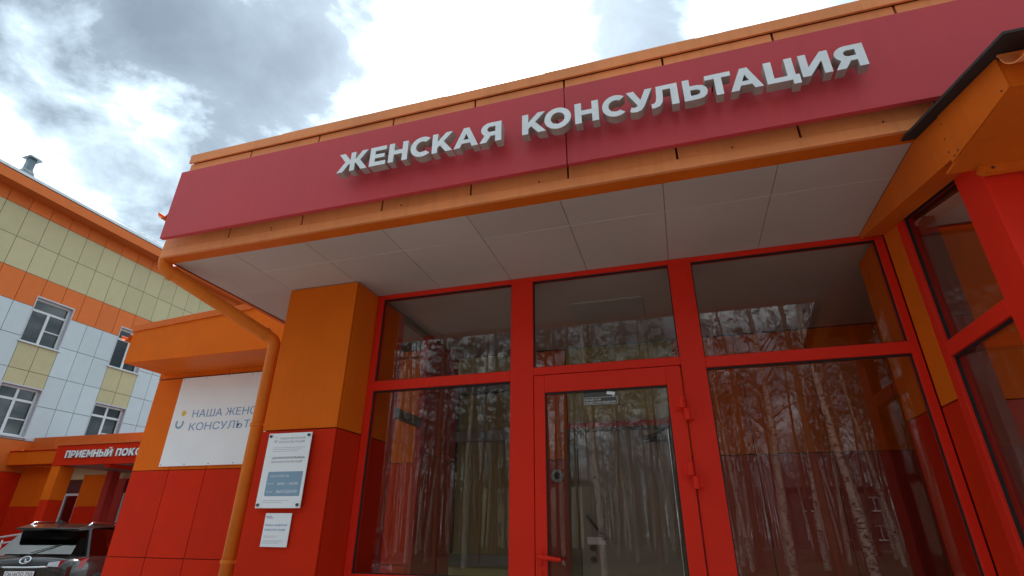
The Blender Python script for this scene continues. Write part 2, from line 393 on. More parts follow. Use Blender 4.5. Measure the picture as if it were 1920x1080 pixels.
# fascia of the canopy
GX = [-3.441, -2.85, -2.245, -1.64, -1.03, -.427, .18, .79, 1.40, 2.005, 2.61, 3.2]
MB().use(JOINT).box(-3.430, 3.2, 2.470, 2.56, Z(1.80), Z(2.689)).build('fascia_backing', clinic)
for i in range(len(GX) - 1):
    box('fascia_panel', GX[i] + .006, GX[i + 1] - .006, 2.448, 2.466, Z(1.853), Z(2.618), ORANGE_WG, clinic, bevel=.002)
MB().use(ORANGE_WG).box(-3.441, 3.2, 2.445, 2.466, Z(1.785), Z(1.850)).use(ORANGE_D).box(-3.441, 3.2, 2.4665, 2.555, Z(1.785), Z(1.797)).build('fascia_bottom_trim', clinic)  # front face takes the painted glare; underside coloured deeper to stay dark
for x, z in ((-2.49, 1.872), (-2.485, 1.852), (-1.50, 1.868), (-.60, 1.862), (.46, 1.866), (1.16, 1.86)):
    MB().use(SCREW).tube([(x, 2.4475, Z(z)), (x, 2.4425, Z(z))], .0045, 8).build('rivet', clinic)
# side return of the canopy, left end
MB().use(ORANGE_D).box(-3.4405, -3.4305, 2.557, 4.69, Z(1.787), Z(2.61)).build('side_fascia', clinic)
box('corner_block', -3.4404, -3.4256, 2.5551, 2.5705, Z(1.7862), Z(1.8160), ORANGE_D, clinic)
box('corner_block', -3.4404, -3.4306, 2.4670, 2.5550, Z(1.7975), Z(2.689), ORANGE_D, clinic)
# cap flashing in lapped lengths
cx = [-3.442, -2.57, -1.27, -.55, .35, 1.25, 2.2, 3.2]
for i in range(len(cx) - 1):
    o = .002 * (i % 2)
    MB().use(ORANGE_WG).box(cx[i], cx[i + 1] + .03, 2.431 - o, 2.4445 - o, Z(2.622) - o, Z(2.70) + o).box(cx[i], cx[i + 1] + .03, 2.445 - o, 2.75, Z(2.690), Z(2.70) + o).build('cap_flashing', clinic)
MB().use(DGREY).box(-3.43, 3.2, 2.56, 8.5, Z(2.45), Z(2.66)).box(-3.42, 3.2, 2.60, 8.5, Z(1.92), Z(2.44)).build('roof_slab', clinic)
# soffit tiles
sx = [-3.425, -2.89, -2.29, -1.69, -1.095, -.50, .09, .685, 1.30]
sg = .003
for i in range(len(sx) - 1):
    cuts = [2.557, 3.19, 4.69] if i == 0 else [2.557, 2.85, 3.57]
    for a, b_ in zip(cuts[:-1], cuts[1:]):
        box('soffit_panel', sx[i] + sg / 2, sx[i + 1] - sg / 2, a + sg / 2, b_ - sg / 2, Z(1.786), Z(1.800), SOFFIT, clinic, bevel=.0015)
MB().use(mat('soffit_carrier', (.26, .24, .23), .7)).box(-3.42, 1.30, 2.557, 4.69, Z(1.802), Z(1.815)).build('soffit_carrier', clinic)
for a in (2.85,):
    box('joint_strip', -2.885, 1.295, a - .004, a + .004, Z(1.7845), Z(1.801), TBAR, clinic)
box('edge_strip', -3.4300, -3.4255, 2.56, 4.69, Z(1.780), Z(1.80), JOINTO, clinic)
# pillar
cassettes_y(clinic, [-2.893, -2.262], [-1.2, .65, 1.784], 3.195, [RED, ORANGE], name='pillar_panel')
cassettes_x(clinic, [3.219, 3.90], [-1.2, .65, 1.784], -2.262, 1, [RED, ORANGE], name='pillar_panel')
cassettes_x(clinic, [3.219, 3.90], [-1.2, .65, 1.784], -2.893, -1, [RED, ORANGE], name='pillar_panel')
MB().use(JOINT).box(-2.869, -2.286, 3.219, 3.89, .4, Z(1.784)).build('pillar_core', clinic)
# right pier strip between the glazing and the vestibule (faces -X)
cassettes_x(clinic, [3.29, 3.499], [-1.2, .652, 1.78], 1.432, -1, [RED, ORANGE], name='pier_panel', th=.02)
cassettes_x(clinic, [3.575, 3.93], [-1.2, .652, 1.78], 1.40, -1, [RED, ORANGE], name='pier_panel')
MB().use(JOINT).box(1.454, 1.58, 3.30, 3.92, .4, Z(1.784)).box(1.43, 1.4535, 3.60, 3.92, .4, Z(1.784)).build('pier_core', clinic)

# ---- front glazing (plane Y = 3.5)
YF = 3.5
def frame_y(parent, name, x0, x1, z0, z1, y=YF, d=.07, M=REDFRAME, bevel=.003):
    return box(name, x0, x1, y, y + d, Z(z0), Z(z1), M, parent, bevel=bevel)
def pane_y(parent, x0, x1, z0, z1, y=YF + .035, M=None, gk=.007):
    p = box('pane', x0 + .001, x1 - .001, y, y + .006, Z(z0) + .001, Z(z1) - .001, M or GLASS, parent)
    g = MB().use(DARK)
    g.box(x0, x0 + gk, y - .016, y - .002, Z(z0), Z(z1)).box(x1 - gk, x1, y - .016, y - .002, Z(z0), Z(z1))
    g.box(x0 + gk, x1 - gk, y - .016, y - .002, Z(z0), Z(z0) + gk).box(x0 + gk, x1 - gk, y - .016, y - .002, Z(z1) - gk * 1.6, Z(z1))
    g.build('gasket', parent)
    return p
frame_y(clinic, 'frame_stile', -2.258, -2.205, -1.195, 1.784)
frame_y(clinic, 'frame_stile', 1.382, 1.428, -1.195, 1.784)
frame_y(clinic, 'frame_head', -2.2045, 1.3815, 1.750, 1.784)
frame_y(clinic, 'frame_mullion', -1.092, -.922, -1.195, 1.7495)
frame_y(clinic, 'frame_mullion', .080, .234, -1.195, 1.7495)
frame_y(clinic, 'frame_transom', -2.2045, -1.0925, .978, 1.053)
frame_y(clinic, 'frame_transom', .2345, 1.3815, .977, 1.050)
frame_y(clinic, 'frame_transom', -.9215, .0795, 1.006, 1.064)
frame_y(clinic, 'frame_sill', -2.2045, -1.0925, -.36, -.262)
frame_y(clinic, 'frame_sill', .2345, 1.3815, -.50, -.42)
for (a, b_, c, d) in [(-2.205, -1.092, 1.053, 1.75), (-.922, .080, 1.064, 1.75), (.234, 1.382, 1.05, 1.75),
                      (-2.205, -1.092, -.262, .978), (.234, 1.382, -.42, .977)]:
    pane_y(clinic, a, b_, c, d)
for (a, b_) in [(-2.2045, -1.0925), (.2345, 1.3815)]:
    frame_y(clinic, 'infill_panel', a, b_, -1.195, -.37 if a < 0 else -.51, y=YF + .02, d=.03, M=RED)
# door leaf
door = thing_d = None
def part_empty(name, parent):
    o = bpy.data.objects.new(name, None); COL.objects.link(o); o.parent = parent; return o
dleaf = MB().use(REDFRAME).box(-.914, -.839, 3.486, 3.55, Z(-1.18), Z(.998)).box(-.0215, .072, 3.486, 3.55, Z(-1.18), Z(.998)) \
    .box(-.8388, -.0217, 3.486, 3.55, Z(.876), Z(.998)).box(-.8388, -.0217, 3.486, 3.55, Z(-1.18), Z(-1.02)).build('door', clinic, bevel=.003)
p = pane_y(dleaf, -.839, -.0216, -1.02, .876, y=3.515)
# handle with rose and keyhole escutcheon
hm = MB().use(REDFRAME).box(-.894, -.870, 3.476, 3.485, Z(-.185), Z(-.095)).tube([(-.882, 3.480, Z(-.135)), (-.882, 3.432, Z(-.135))], .010, 10)
hm.tube([(-.890, 3.430, Z(-.133)), (-.84, 3.425, Z(-.139)), (-.79, 3.426, Z(-.144)), (-.745, 3.434, Z(-.150))], [.014, .0135, .013, .011], 10)
hm.build('handle', dleaf, smooth=False, bevel=.002)
MB().use(REDFRAME).tube([(-.882, 3.485, Z(-.225)), (-.882, 3.474, Z(-.225))], .014, 14).build('keyhole_rose', dleaf)
for zh in (.715, .315):
    h = MB().use(REDFRAME).tube([(.058, 3.460, Z(zh + .075)), (.058, 3.460, Z(zh + .002))], .019, 12).tube([(.080, 3.460, Z(zh - .004)), (.080, 3.460, Z(zh - .075))], .019, 12)
    h.box(.018, .058, 3.466, 3.4855, Z(zh + .006), Z(zh + .066)).box(.0805, .116, 3.466, 3.4995, Z(zh - .068), Z(zh - .010))
    h.tube([(.005, 3.462, Z(zh - .001)), (.075, 3.458, Z(zh - .003))], .004, 6)
    h.build('hinge', dleaf)

# ---- interior of the entrance hall
MB().use(SOFFIT).box(-2.25, 2.5, 3.58, 5.29, Z(1.79), Z(1.80)).build('hall_ceiling', clinic)
cl = box('ceiling_light', -.75, -.15, 4.10, 4.70, Z(1.775), Z(1.7895), mat('unlit_diffuser', (.45, .43, .40), .5), clinic)
MB().use(PAVE).box(-2.25, 2.5, 3.58, 5.3, .401, .412).build('hall_floor', clinic)
# back wall of the hall, Y = 5.3
MB().use(OLIVE).box(-2.27, -1.36, 5.32, 5.36, Z(1.46), Z(1.79)).box(-1.04, .06, 5.32, 5.36, Z(.985), Z(1.79)).box(-.04, .06, 5.32, 5.36, .41, Z(.985)).box(-2.27, -1.36, 5.32, 5.36, .41, Z(-.30)).build('hall_back_wall', clinic)
cassettes_y(clinic, [-1.36, -1.045], [-1.19, .65, 1.785], 5.30, [MAROON, ORANGE], name='hall_panel')
cassettes_y(clinic, [.06, .66, 1.26, 1.86, 2.46], [-1.19, .65, 1.785], 5.30, [MAROON, ORANGE], name='hall_panel')
cassettes_x(clinic, [3.95, 4.6, 5.29], [-1.19, .65, 1.785], 2.46, -1, [MAROON, ORANGE], name='hall_panel')
MB().use(JOINT).box(.061, 2.6, 5.3235, 5.40, .4, Z(1.80)).box(-1.359, -1.041, 5.3235, 5.38, .4, Z(1.80)).box(2.4835, 2.56, 3.6, 5.30, .4, Z(1.80)).build('hall_wall_backing', clinic)
# inner window with blinds
iw = bpy.data.objects.new('inner_window', MB().use(GREY).box(-2.36, -2.27, 5.28, 5.33, Z(-.30), Z(1.45)).box(-1.45, -1.36, 5.28, 5.33, Z(-.30), Z(1.45))
     .box(-2.27, -1.45, 5.28, 5.33, Z(1.38), Z(1.45)).box(-2.27, -1.45, 5.28, 5.33, Z(.86), Z(.96)).box(-2.27, -1.45, 5.28, 5.33, Z(-.30), Z(-.20)).mesh('inner_window'))
COL.objects.link(iw); iw.parent = clinic
for (a, b_) in ((-.20, .86), (.96, 1.38)):
    box('pane', -2.269, -1.451, 5.30, 5.304, Z(a), Z(b_), GLASS, iw)
for k in range(10):
    x = -2.25 + k * .085
    MB().use(BLIND).hexa([(x, 5.36, Z(-.2)), (x + .078, 5.375, Z(-.2)), (x + .078, 5.377, Z(-.2)), (x, 5.362, Z(-.2)), (x, 5.36, Z(1.37)), (x + .078, 5.375, Z(1.37)), (x + .078, 5.377, Z(1.37)), (x, 5.362, Z(1.37))]).build('blind_slat', iw)
box('room_backdrop', -2.4, -1.3, 5.50, 5.54, Z(-.4), Z(1.5), DARKROOM, clinic)
# inner door
idr = box('inner_door', -.94, -.075, 5.24, 5.28, .412, Z(.90), INDOOR, clinic, bevel=.004)
MB().use(INFRAME).box(-1.04, -.942, 5.22, 5.32, .412, Z(.93)).box(-.073, -.04, 5.22, 5.32, .412, Z(.93)).box(-.942, -.073, 5.22, 5.32, Z(.902), Z(.93)).build('inner_door_frame', clinic)
box('red_lintel_trim', -1.04, -.04, 5.215, 5.30, Z(.932), Z(.985), MAROON, clinic)
MB().use(BLACKP).box(-.30, -.09, 5.17, 5.239, Z(.78), Z(.83)).hexa([(-.28, 5.13, Z(.80)), (-.27, 5.16, Z(.80)), (-.10, 5.10, Z(.86)), (-.11, 5.08, Z(.86)), (-.28, 5.13, Z(.815)), (-.27, 5.16, Z(.815)), (-.10, 5.10, Z(.875)), (-.11, 5.08, Z(.875))]).build('door_closer', idr)
MB().use(BLACKP).tube([(-.87, 5.19, Z(.14)), (-.72, 5.19, Z(-.05))], .012, 8).tube([(-.87, 5.19, Z(.14)), (-.87, 5.24, Z(.14))], .01, 6).tube([(-.72, 5.19, Z(-.05)), (-.72, 5.24, Z(-.05))], .01, 6).build('slanted_bar', idr)  # slanted black bar standing off the inner door
MB().use(BLACKP).tube([(-.835, 5.239, Z(-.125)), (-.835, 5.215, Z(-.125))], .028, 14).tube([(-.835, 5.239, Z(-.215)), (-.835, 5.215, Z(-.215))], .024, 14).build('lock', idr)
box('white_rectangle', -.885, -.72, 5.235, 5.2385, Z(-.095), Z(-.035), WHITEP, idr)  # thin white rectangle on the inner door
# ring-shaped plate on the left hall panel
MB().use(GREY).tube([(-1.16, 5.299, Z(.50)), (-1.16, 5.275, Z(.50))], .06, 20).use(DARK).tube([(-1.16, 5.2745, Z(.50)), (-1.16, 5.272, Z(.50))], .035, 16).build('call_button', clinic)
# left side glazing of the hall (plane X = -2.27)
for (a, b_, c, d) in [(3.90, 3.95, -1.19, 1.785), (4.45, 4.56, -1.19, 1.785)]:
    box('side_frame', -2.30, -2.24, a + .001, b_, Z(c), Z(d), MAROON, clinic, bevel=.003)
for (c, d) in ((1.74, 1.785), (.87, .95), (-.40, -.32)):
    box('side_frame', -2.298, -2.242, 3.951, 4.449, Z(c), Z(d), INFRAME, clinic, bevel=.003)
for (c, d) in ((.95, 1.74), (-.32, .87), (-1.19, -.40)):
    box('pane', -2.272, -2.268, 3.951, 4.449, Z(c), Z(d), GLASS, clinic)
cassettes_x(clinic, [4.565, 5.28], [-1.19, .65, 1.785], -2.25, 1, [MAROON, MAROON], name='hall_panel')
MB().use(JOINT).box(-2.30, -2.274, 4.565, 5.28, .40, Z(1.785)).build('hall_wall_core', clinic)

# main wall behind (Y = 5.3), with the left wing
wing = thing('clinic_wing', 'lower orange and red panelled clinic wing with orange overhanging fascia left of the pillar', 'building')
wx = [-6.70, -6.09, -5.52, -4.93, -4.34, -3.75, -3.16, -2.36]
cassettes_y(wing, wx, [-1.55, -.31, .66, 1.84], 5.30, [RED, RED, ORANGE])
for i in range(len(wx) - 1):
    box('panel', wx[i] + .004, wx[i + 1] - .004, 5.298, 5.32, Z(1.845), Z(2.1), ORANGE, wing)
MB().use(JOINT).box(-6.69, -2.37, 5.323, 5.40, .0, Z(2.3)).build('wall_core', wing)
MB().use(JOINTO).box(-6.69, -2.37, 5.293, 5.2975, Z(1.838), Z(1.848)).build('red_joint_bead', wing)
MB().use(RED).box(-6.70, -6.68, 5.325, 12, .05, Z(.655)).use(ORANGE).box(-6.70, -6.68, 5.325, 12, Z(.665), Z(2.1)).build('end_wall', wing)
# fascia box
def tz(x): return 2.405 + (x + 6.66) * .062
fb = MB().use(ORANGE)
for a, b_ in ((-6.63, -3.445),):
    fb.hexa([(a, 4.70, Z(1.905)), (b_, 4.70, Z(1.905)), (b_, 4.72, Z(1.905)), (a, 4.72, Z(1.905)), (a, 4.70, Z(tz(a) - .075)), (b_, 4.70, Z(tz(b_) - .075)), (b_, 4.72, Z(tz(b_) - .075)), (a, 4.72, Z(tz(a) - .075))])
fb.build('fascia', wing)
for a, b_, o in ((-6.64, -5.90, 0), (-5.93, -4.75, .003), (-4.78, -3.445, 0)):
    MB().use(ORANGE_D).hexa([(a, 4.685 - o, Z(tz(a) - .085)), (b_, 4.685 - o, Z(tz(b_) - .085)), (b_, 4.6985, Z(tz(b_) - .085)), (a, 4.6985, Z(tz(a) - .085)),
        (a, 4.685 - o, Z(tz(a))), (b_, 4.685 - o, Z(tz(b_))), (b_, 4.80, Z(tz(b_)) + .004), (a, 4.80, Z(tz(a)) + .004)]).build('cap_flashing', wing)
MB().use(ORANGE_D).box(-6.62, -3.445, 4.7205, 5.292, Z(1.905), Z(1.915)).use(ORANGE).box(-6.63, -6.61, 4.7205, 12, Z(1.916), Z(2.38)).build('fascia_underside', wing)
MB().use(DGREY).hexa([(-6.60, 4.81, Z(2.30)), (-3.445, 4.81, Z(2.30)), (-3.445, 12, Z(2.30)), (-6.60, 12, Z(2.30)), (-6.60, 4.81, Z(2.38)), (-3.445, 4.81, Z(2.55)), (-3.445, 12, Z(2.55)), (-6.60, 12, Z(2.38))]).build('roof', wing)
# half-round gutters
def half_gutter(name, parent, p0, p1, r, M=ORANGE_D, th=.004, up=Vector((0, 0, 1)), seg=12):
    p0 = Vector(p0); p1 = Vector(p1); d = (p1 - p0).normalized(); s = d.cross(up).normalized(); u = s.cross(d)
    vs = []
    for p in (p0, p1):
        for rr in (r, r - th):
            for k in range(seg + 1):
                t = math.pi + math.pi * k / seg
                vs.append(p + s * math.cos(t) * rr + u * math.sin(t) * rr)
    n = seg + 1; fs = []
    for k in range(seg):
        fs += [(k, k + 1, 2 * n + k + 1, 2 * n + k), (n + k, n + k + 1, 3 * n + k + 1, 3 * n + k), (k, k + 1, n + k + 1, n + k), (2 * n + k, 2 * n + k + 1, 3 * n + k + 1, 3 * n + k)]
    fs += [(0, n, 3 * n, 2 * n), (seg, n + seg, 3 * n + seg, 2 * n + seg)]
    b = MB().use(M).add(vs, fs)
    for sg_ in (-1, 1):                       # rolled lips
        b.tube([p0 + s * sg_ * r, p1 + s * sg_ * r], .006, 6)
    return b.build(name, parent, smooth=False)
half_gutter('gutter', wing, (-6.72, 4.68, Z(2.28)), (-6.72, 9, Z(2.22)), .075)
half_gutter('gutter', clinic, (-3.50, 2.41, Z(2.165)), (-3.50, 2.95, Z(2.15)), .055)
half_gutter('gutter', clinic, (-3.535, 2.66, Z(1.905)), (-3.56, 4.60, Z(1.90)), .075)
# banner on the wing wall
ban = thing('wall_banner', 'large white banner with blue lettering and yellow dot logo on the orange wing wall', 'banner')
box('sheet', -6.24, -4.30, 5.27, 5.282, Z(.70), Z(1.825), WHITEP, ban, bevel=.002)
YB = 5.2695
for i, (row, x1) in enumerate((('НАША ЖЕНСКАЯ', -4.60), ('КОНСУЛЬТАЦИЯ', -4.50))):
    n = fit_text('lettering', row, -5.915, x1, Z(1.292 if i == 0 else 1.128), .095, YB, BLUEGREY, ban)
MB().use(YEL).tube([(-6.063, YB, Z(1.352)), (-6.063, YB - .0015, Z(1.352))], .036, 24).build('logo_dot', ban)
def ring_part(name, cx, cz, r0, r1, a0, a1, Y, M, parent, n=24):
    b = MB().use(M); pts = []
    for k in range(n):
        t0 = R(a0 + (a1 - a0) * k / n); t1 = R(a0 + (a1 - a0) * (k + 1) / n)
        P = [(cx + r0 * math.cos(t0), Y, cz + r0 * math.sin(t0)), (cx + r1 * math.cos(t0), Y, cz + r1 * math.sin(t0)), (cx + r1 * math.cos(t1), Y, cz + r1 * math.sin(t1)), (cx + r0 * math.cos(t1), Y, cz + r0 * math.sin(t1))]
        b.prism(P, (0, 0, 0), (0, -.0015, 0))
    return b.build(name, parent)
ring_part('logo_cup', -6.09, Z(1.222), .040, .066, 140, 395, YB, BLUE, ban)
for i in range(6):
    x = -6.21 + i * .37
    MB().use(SCREW).tube([(x, 5.27, Z(1.805)), (x, 5.266, Z(1.805))], .006, 8).tube([(x, 5.27, Z(.72)), (x, 5.266, Z(.72))], .006, 8).build('rivet', ban)

# ------------------------------------------------------------------ the big sign
sign = thing('fascia_sign', 'long crimson sign board with raised white letters ЖЕНСКАЯ КОНСУЛЬТАЦИЯ across the canopy', 'sign')
for a, b_ in ((-3.385, -.4165), (-.4105, 2.60)):
    box('board', a, b_, 2.360, 2.390, Z(1.886), Z(2.468), CRIMSON, sign, bevel=.002)
for x in (-3.2, -2.4, -1.6, -.8, 0., .8, 1.6, 2.4):
    box('bracket', x, x + .04, 2.3905, 2.4475, Z(1.95), Z(2.42), GREY, sign)
LET = [('Ж', -1.884, -1.665), ('Е', -1.650, -1.536), ('Н', -1.517, -1.386), ('С', -1.366, -1.235), ('К', -1.220, -1.084), ('А', -1.076, -.921), ('Я', -.911, -.777),
       ('К', -.650, -.508), ('О', -.517, -.362), ('Н', -.340, -.206), ('С', -.186, -.062), ('У', -.050, .089), ('Л', .077, .220), ('Ь', .247, .368), ('Т', .361, .489),
       ('А', .477, .633), ('Ц', .651, .803), ('И', .814, .949), ('Я', .964, 1.105)]
for k, (ch, x0, x1) in enumerate(LET):
    zb = 2.062 + (x0 + 1.9) / 3.0 * .014
    link('letter', glyph_mesh(ch, x0, x1, Z(zb), .146, 2.26, .057, LETTER, LETSIDE), sign)
    xm = (x0 + x1) / 2
    MB().use(SCREW).tube([(xm - .02, 2.3175, Z(zb + .125)), (xm - .02, 2.36, Z(zb + .125))], .005, 6).build('standoff', sign)

# ------------------------------------------------------------------ plates on the pillar
p1 = thing('opening_hours_plate', 'large white information plate with blue opening hours box screwed to the red pillar', 'sign')
box('plate', -2.790, -2.430, 3.160, 3.166, Z(.130), Z(.622), WHITEP, p1, bevel=.002)
YP = 3.1597
for x in (-2.768, -2.452):
    for z in (.150, .602):
        MB().use(SCREW).tube([(x, 3.194, Z(z)), (x, 3.150, Z(z))], .0095, 12).build('screw', p1)
def T(body, x0, x1, zb, cap, M, parent=p1, Y=YP, nm='lettering'): return fit_text(nm, body, x0, x1, Z(zb), cap, Y, M, parent, ext=.0006)
T('НАША ЖЕНСКАЯ', -2.690, -2.482, .578, .014, INKG)
T('КОНСУЛЬТАЦИЯ', -2.690, -2.482, .554, .014, INKG)
MB().use(YEL).tube([(-2.718, YP, Z(.590)), (-2.718, YP - .0006, Z(.590))], .0045, 12).build('logo_dot', p1)
ring_part('logo_cup', -2.722, Z(.569), .007, .0115, 140, 395, YP + .0008, BLUEGREY, p1, 12)
for k, (a, z) in enumerate(((-2.47, .520), (-2.50, .508), (-2.52, .496))):
    box('fine_print', -2.735, a, YP - .0005, YP, Z(z), Z(z) + .0035, mat('print_faint', (.55, .56, .58), .5), p1)
T('«ДУБНЕНСКАЯ БОЛЬНИЦА»', -2.728, -2.455, .447, .0135, INK)
T('ЖЕНСКАЯ КОНСУЛЬТАЦИЯ', -2.728, -2.475, .421, .0125, INKG)
bb = MB().use(BLUE); bp = []
x0_, x1_, z0_, z1_, rr = -2.735, -2.452, Z(.205), Z(.362), .012
for cx_, cz_, a in ((x1_ - .001, z0_ + .001, -90), (x1_ - .001, z1_ - .001, 0), (x0_ + rr, z1_ - rr, 90), (x0_ + rr, z0_ + rr, 180)):
    r_ = rr if cx_ < -2.6 else .001
    for k in range(5): t = R(a + 90 * k / 4); bp.append((cx_ + r_ * math.cos(t), YP, cz_ + r_ * math.sin(t)))
bb.prism(bp, (0, 0, 0), (0, -.0006, 0)); bb.build('hours_box', p1)
YP2 = YP - .0008
T('ЧАСЫ РАБОТЫ', -2.715, -2.560, .327, .013, WHITEP, Y=YP2)
T('ПН–ПТ', -2.722, -2.672, .280, .009, WHITEP, Y=YP2)
T('8:00 – 20:00', -2.640, -2.478, .276, .017, WHITEP, Y=YP2)
T('СБ–ВС', -2.722, -2.672, .229, .009, WHITEP, Y=YP2)
T('ВЫХОДНОЙ', -2.640, -2.478, .225, .018, WHITEP, Y=YP2)
for a, z in ((-2.53, .176), (-2.58, .164)):
    box('fine_print', -2.735, a, YP - .0005, YP, Z(z), Z(z) + .0035, mat('print_faint', (.55, .56, .58), .5), p1)
p2 = thing('small_notice_plate', 'small white notice fixed to the red pillar below the opening hours plate', 'sign')
box('plate', -2.705, -2.497, 3.178, 3.182, Z(-.103), Z(.100), WHITEP, p2, bevel=.001)
YQ = 3.1777
MB().use(INK).box(-2.692, -2.686, YQ - .0005, YQ, Z(.072), Z(.081)).build('emblem', p2)
T('НАША', -2.680, -2.652, .078, .005, INK, p2, YQ); T('ЖЕНСКАЯ', -2.680, -2.642, .068, .005, INK, p2, YQ)
T('Наша женская', -2.692, -2.520, .022, .014, BLUEGREY, p2, YQ)
T('консультация', -2.692, -2.530, -.006, .014, BLUEGREY, p2, YQ)
for a, z in ((-2.58, -.040), (-2.60, -.047), (-2.53, -.068), (-2.54, -.075), (-2.57, -.082)):
    box('fine_print', -2.690, a, YQ - .0005, YQ, Z(z), Z(z) + .0028, mat('print_faint', (.55, .56, .58), .5), p2)
# camera notice on the door pane
p3 = thing('camera_notice', 'small white video surveillance sticker with camera symbol at the top of the door pane', 'sticker')
YN = 3.5125
box('sheet', -.575, -.345, YN, YN + .002, Z(.775), Z(.868), mat('sticker_backing', (.07, .065, .06), .5), p3)
MB().use(WHITEP).box(-.572, -.348, YN - .001, YN - .0002, Z(.778), Z(.7825)).box(-.572, -.348, YN - .001, YN - .0002, Z(.824), Z(.8285)).box(-.572, -.567, YN - .001, YN - .0002, Z(.783), Z(.8235)).box(-.353, -.348, YN - .001, YN - .0002, Z(.783), Z(.8235)).build('border', p3, M=mat('faded_border', (.36, .35, .34), .5))
T('ВЕДЁТСЯ', -.56, -.46, .806, .011, WHITEP, p3, YN - .0002); T('ВИДЕОНАБЛЮДЕНИЕ', -.56, -.36, .787, .012, WHITEP, p3, YN - .0002)
MB().use(WHITEP).hexa([(-.42, YN - .001, Z(.845)), (-.365, YN - .001, Z(.836)), (-.365, YN - .0002, Z(.836)), (-.42, YN - .0002, Z(.845)), (-.415, YN - .001, Z(.865)), (-.360, YN - .001, Z(.856)), (-.360, YN - .0002, Z(.856)), (-.415, YN - .0002, Z(.865))]).box(-.378, -.370, YN - .001, YN - .0002, Z(.829), Z(.8355)).build('camera_symbol', p3)

# ------------------------------------------------------------------ downpipe
dp = thing('downpipe', 'round orange downpipe running from the canopy corner down beside the pillar', 'downpipe')
def smooth_path(pts, n=6):
    P = [Vector(p) for p in pts]; out = [P[0]]
    for i in range(1, len(P) - 1):
        a = P[i] + (P[i - 1] - P[i]).normalized() * min(.06, (P[i - 1] - P[i]).length * .45)
        b = P[i] + (P[i + 1] - P[i]).normalized() * min(.06, (P[i + 1] - P[i]).length * .45)
        for k in range(n + 1):
            t = k / n; out.append(a * (1 - t) ** 2 + P[i] * 2 * t * (1 - t) + b * t * t)
    out.append(P[-1]); return out
PIPE = mat('orange_pipe', (.72, .175, .016), .45, var=.08, vscale=6, streak=.08, spec=.15)
path = smooth_path([(-3.47, 2.53, Z(2.0)), (-3.485, 2.53, Z(1.745)), (-3.02, 3.28, Z(1.385)), (-3.02, 3.28, .55)])
MB().use(PIPE).tube(path, .048, 20).build('pipe', dp, smooth=True)
MB().use(PIPE).tube([(-3.02, 3.28, .55), (-3.02, 3.26, .30), (-3.02, 3.12, .22)], .053, 20).build('outlet', dp, smooth=True)
for z in (.715, .70 - .9):
    MB().use(PIPE).tube([(-3.02, 3.28, Z(z) - .012), (-3.02, 3.28, Z(z) + .012)], .0555, 20).box(-2.99, -2.893, 3.27, 3.29, Z(z) - .01, Z(z) + .01).build('collar', dp)
MB().use(PIPE).tube([(-3.46, 2.575, Z(1.725)), (-3.445, 2.60, Z(1.712))], .056, 20).tube([(-3.075, 3.19, Z(1.43)), (-3.06, 3.215, Z(1.418))], .055, 20).build('collar', dp)

# ------------------------------------------------------------------ glazed vestibule on the right
ves = thing('glazed_vestibule', 'red framed glazed vestibule with sloping dark roof and orange rake boards at the right edge', 'porch')
XS = 1.43
def zr(y): return 1.61 + .256 * (y - 1.86)        # top of rake
def zb_(y): return 1.515 + .217 * (y - 2.36)       # underside of rake
XE = 4.2
# roof sheet with overhang
MB().use(DGREY).hexa([(1.24, 1.70, Z(zr(1.70) + .004)), (XE, 1.70, Z(zr(1.70) + .004)), (XE, 2.53, Z(zr(2.53) + .002)), (1.24, 2.53, Z(zr(2.53) + .002)),
                      (1.24, 1.70, Z(zr(1.70) + .016)), (XE, 1.70, Z(zr(1.70) + .016)), (XE, 2.53, Z(zr(2.53) + .016)), (1.24, 2.53, Z(zr(2.53) + .016))]).build('roof_sheet', ves)
# rake boards (plane X = 1.30)
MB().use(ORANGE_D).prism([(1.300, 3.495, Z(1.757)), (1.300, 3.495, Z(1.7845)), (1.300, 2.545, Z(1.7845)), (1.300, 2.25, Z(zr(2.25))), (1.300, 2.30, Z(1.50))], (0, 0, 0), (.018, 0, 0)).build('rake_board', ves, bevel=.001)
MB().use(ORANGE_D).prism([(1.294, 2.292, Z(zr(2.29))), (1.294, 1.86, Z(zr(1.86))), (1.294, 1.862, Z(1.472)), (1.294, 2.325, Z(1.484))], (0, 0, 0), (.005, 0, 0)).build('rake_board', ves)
for (y, z) in ((2.285, 1.668), (2.305, 1.60), (2.315, 1.535), (2.29, 1.497), (2.255, 1.50), (1.90, 1.49)):
    MB().use(SCREW).tube([(1.294, y, Z(z)), (1.2915, y, Z(z))], .004, 8).build('screw', ves)
# underside of rake
MB().use(ORANGE_D).hexa([(1.3185, 3.47, Z(zb_(3.47) - .002)), (XS - .001, 3.47, Z(zb_(3.47))), (XS - .001, 2.33, Z(zb_(2.33))), (1.3185, 2.33, Z(zb_(2.33) - .002)),
                         (1.3185, 3.47, Z(1.782)), (XS - .001, 3.47, Z(1.782)), (XS - .001, 2.33, Z(1.60)), (1.3185, 2.33, Z(1.60))]).build('rake_underside', ves)
# flat eaves soffit, front fascia, beam trim
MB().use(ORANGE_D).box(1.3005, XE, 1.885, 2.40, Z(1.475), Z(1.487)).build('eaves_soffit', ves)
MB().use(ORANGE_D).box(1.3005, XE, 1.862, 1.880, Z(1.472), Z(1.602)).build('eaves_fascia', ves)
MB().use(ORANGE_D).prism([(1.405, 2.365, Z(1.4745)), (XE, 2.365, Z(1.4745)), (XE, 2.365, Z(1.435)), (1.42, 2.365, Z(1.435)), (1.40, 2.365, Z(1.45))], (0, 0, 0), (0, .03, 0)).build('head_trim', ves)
MB().use(SCREW).tube([(1.45, 2.365, Z(1.455)), (1.45, 2.361, Z(1.455))], .006, 8).build('screw', ves)
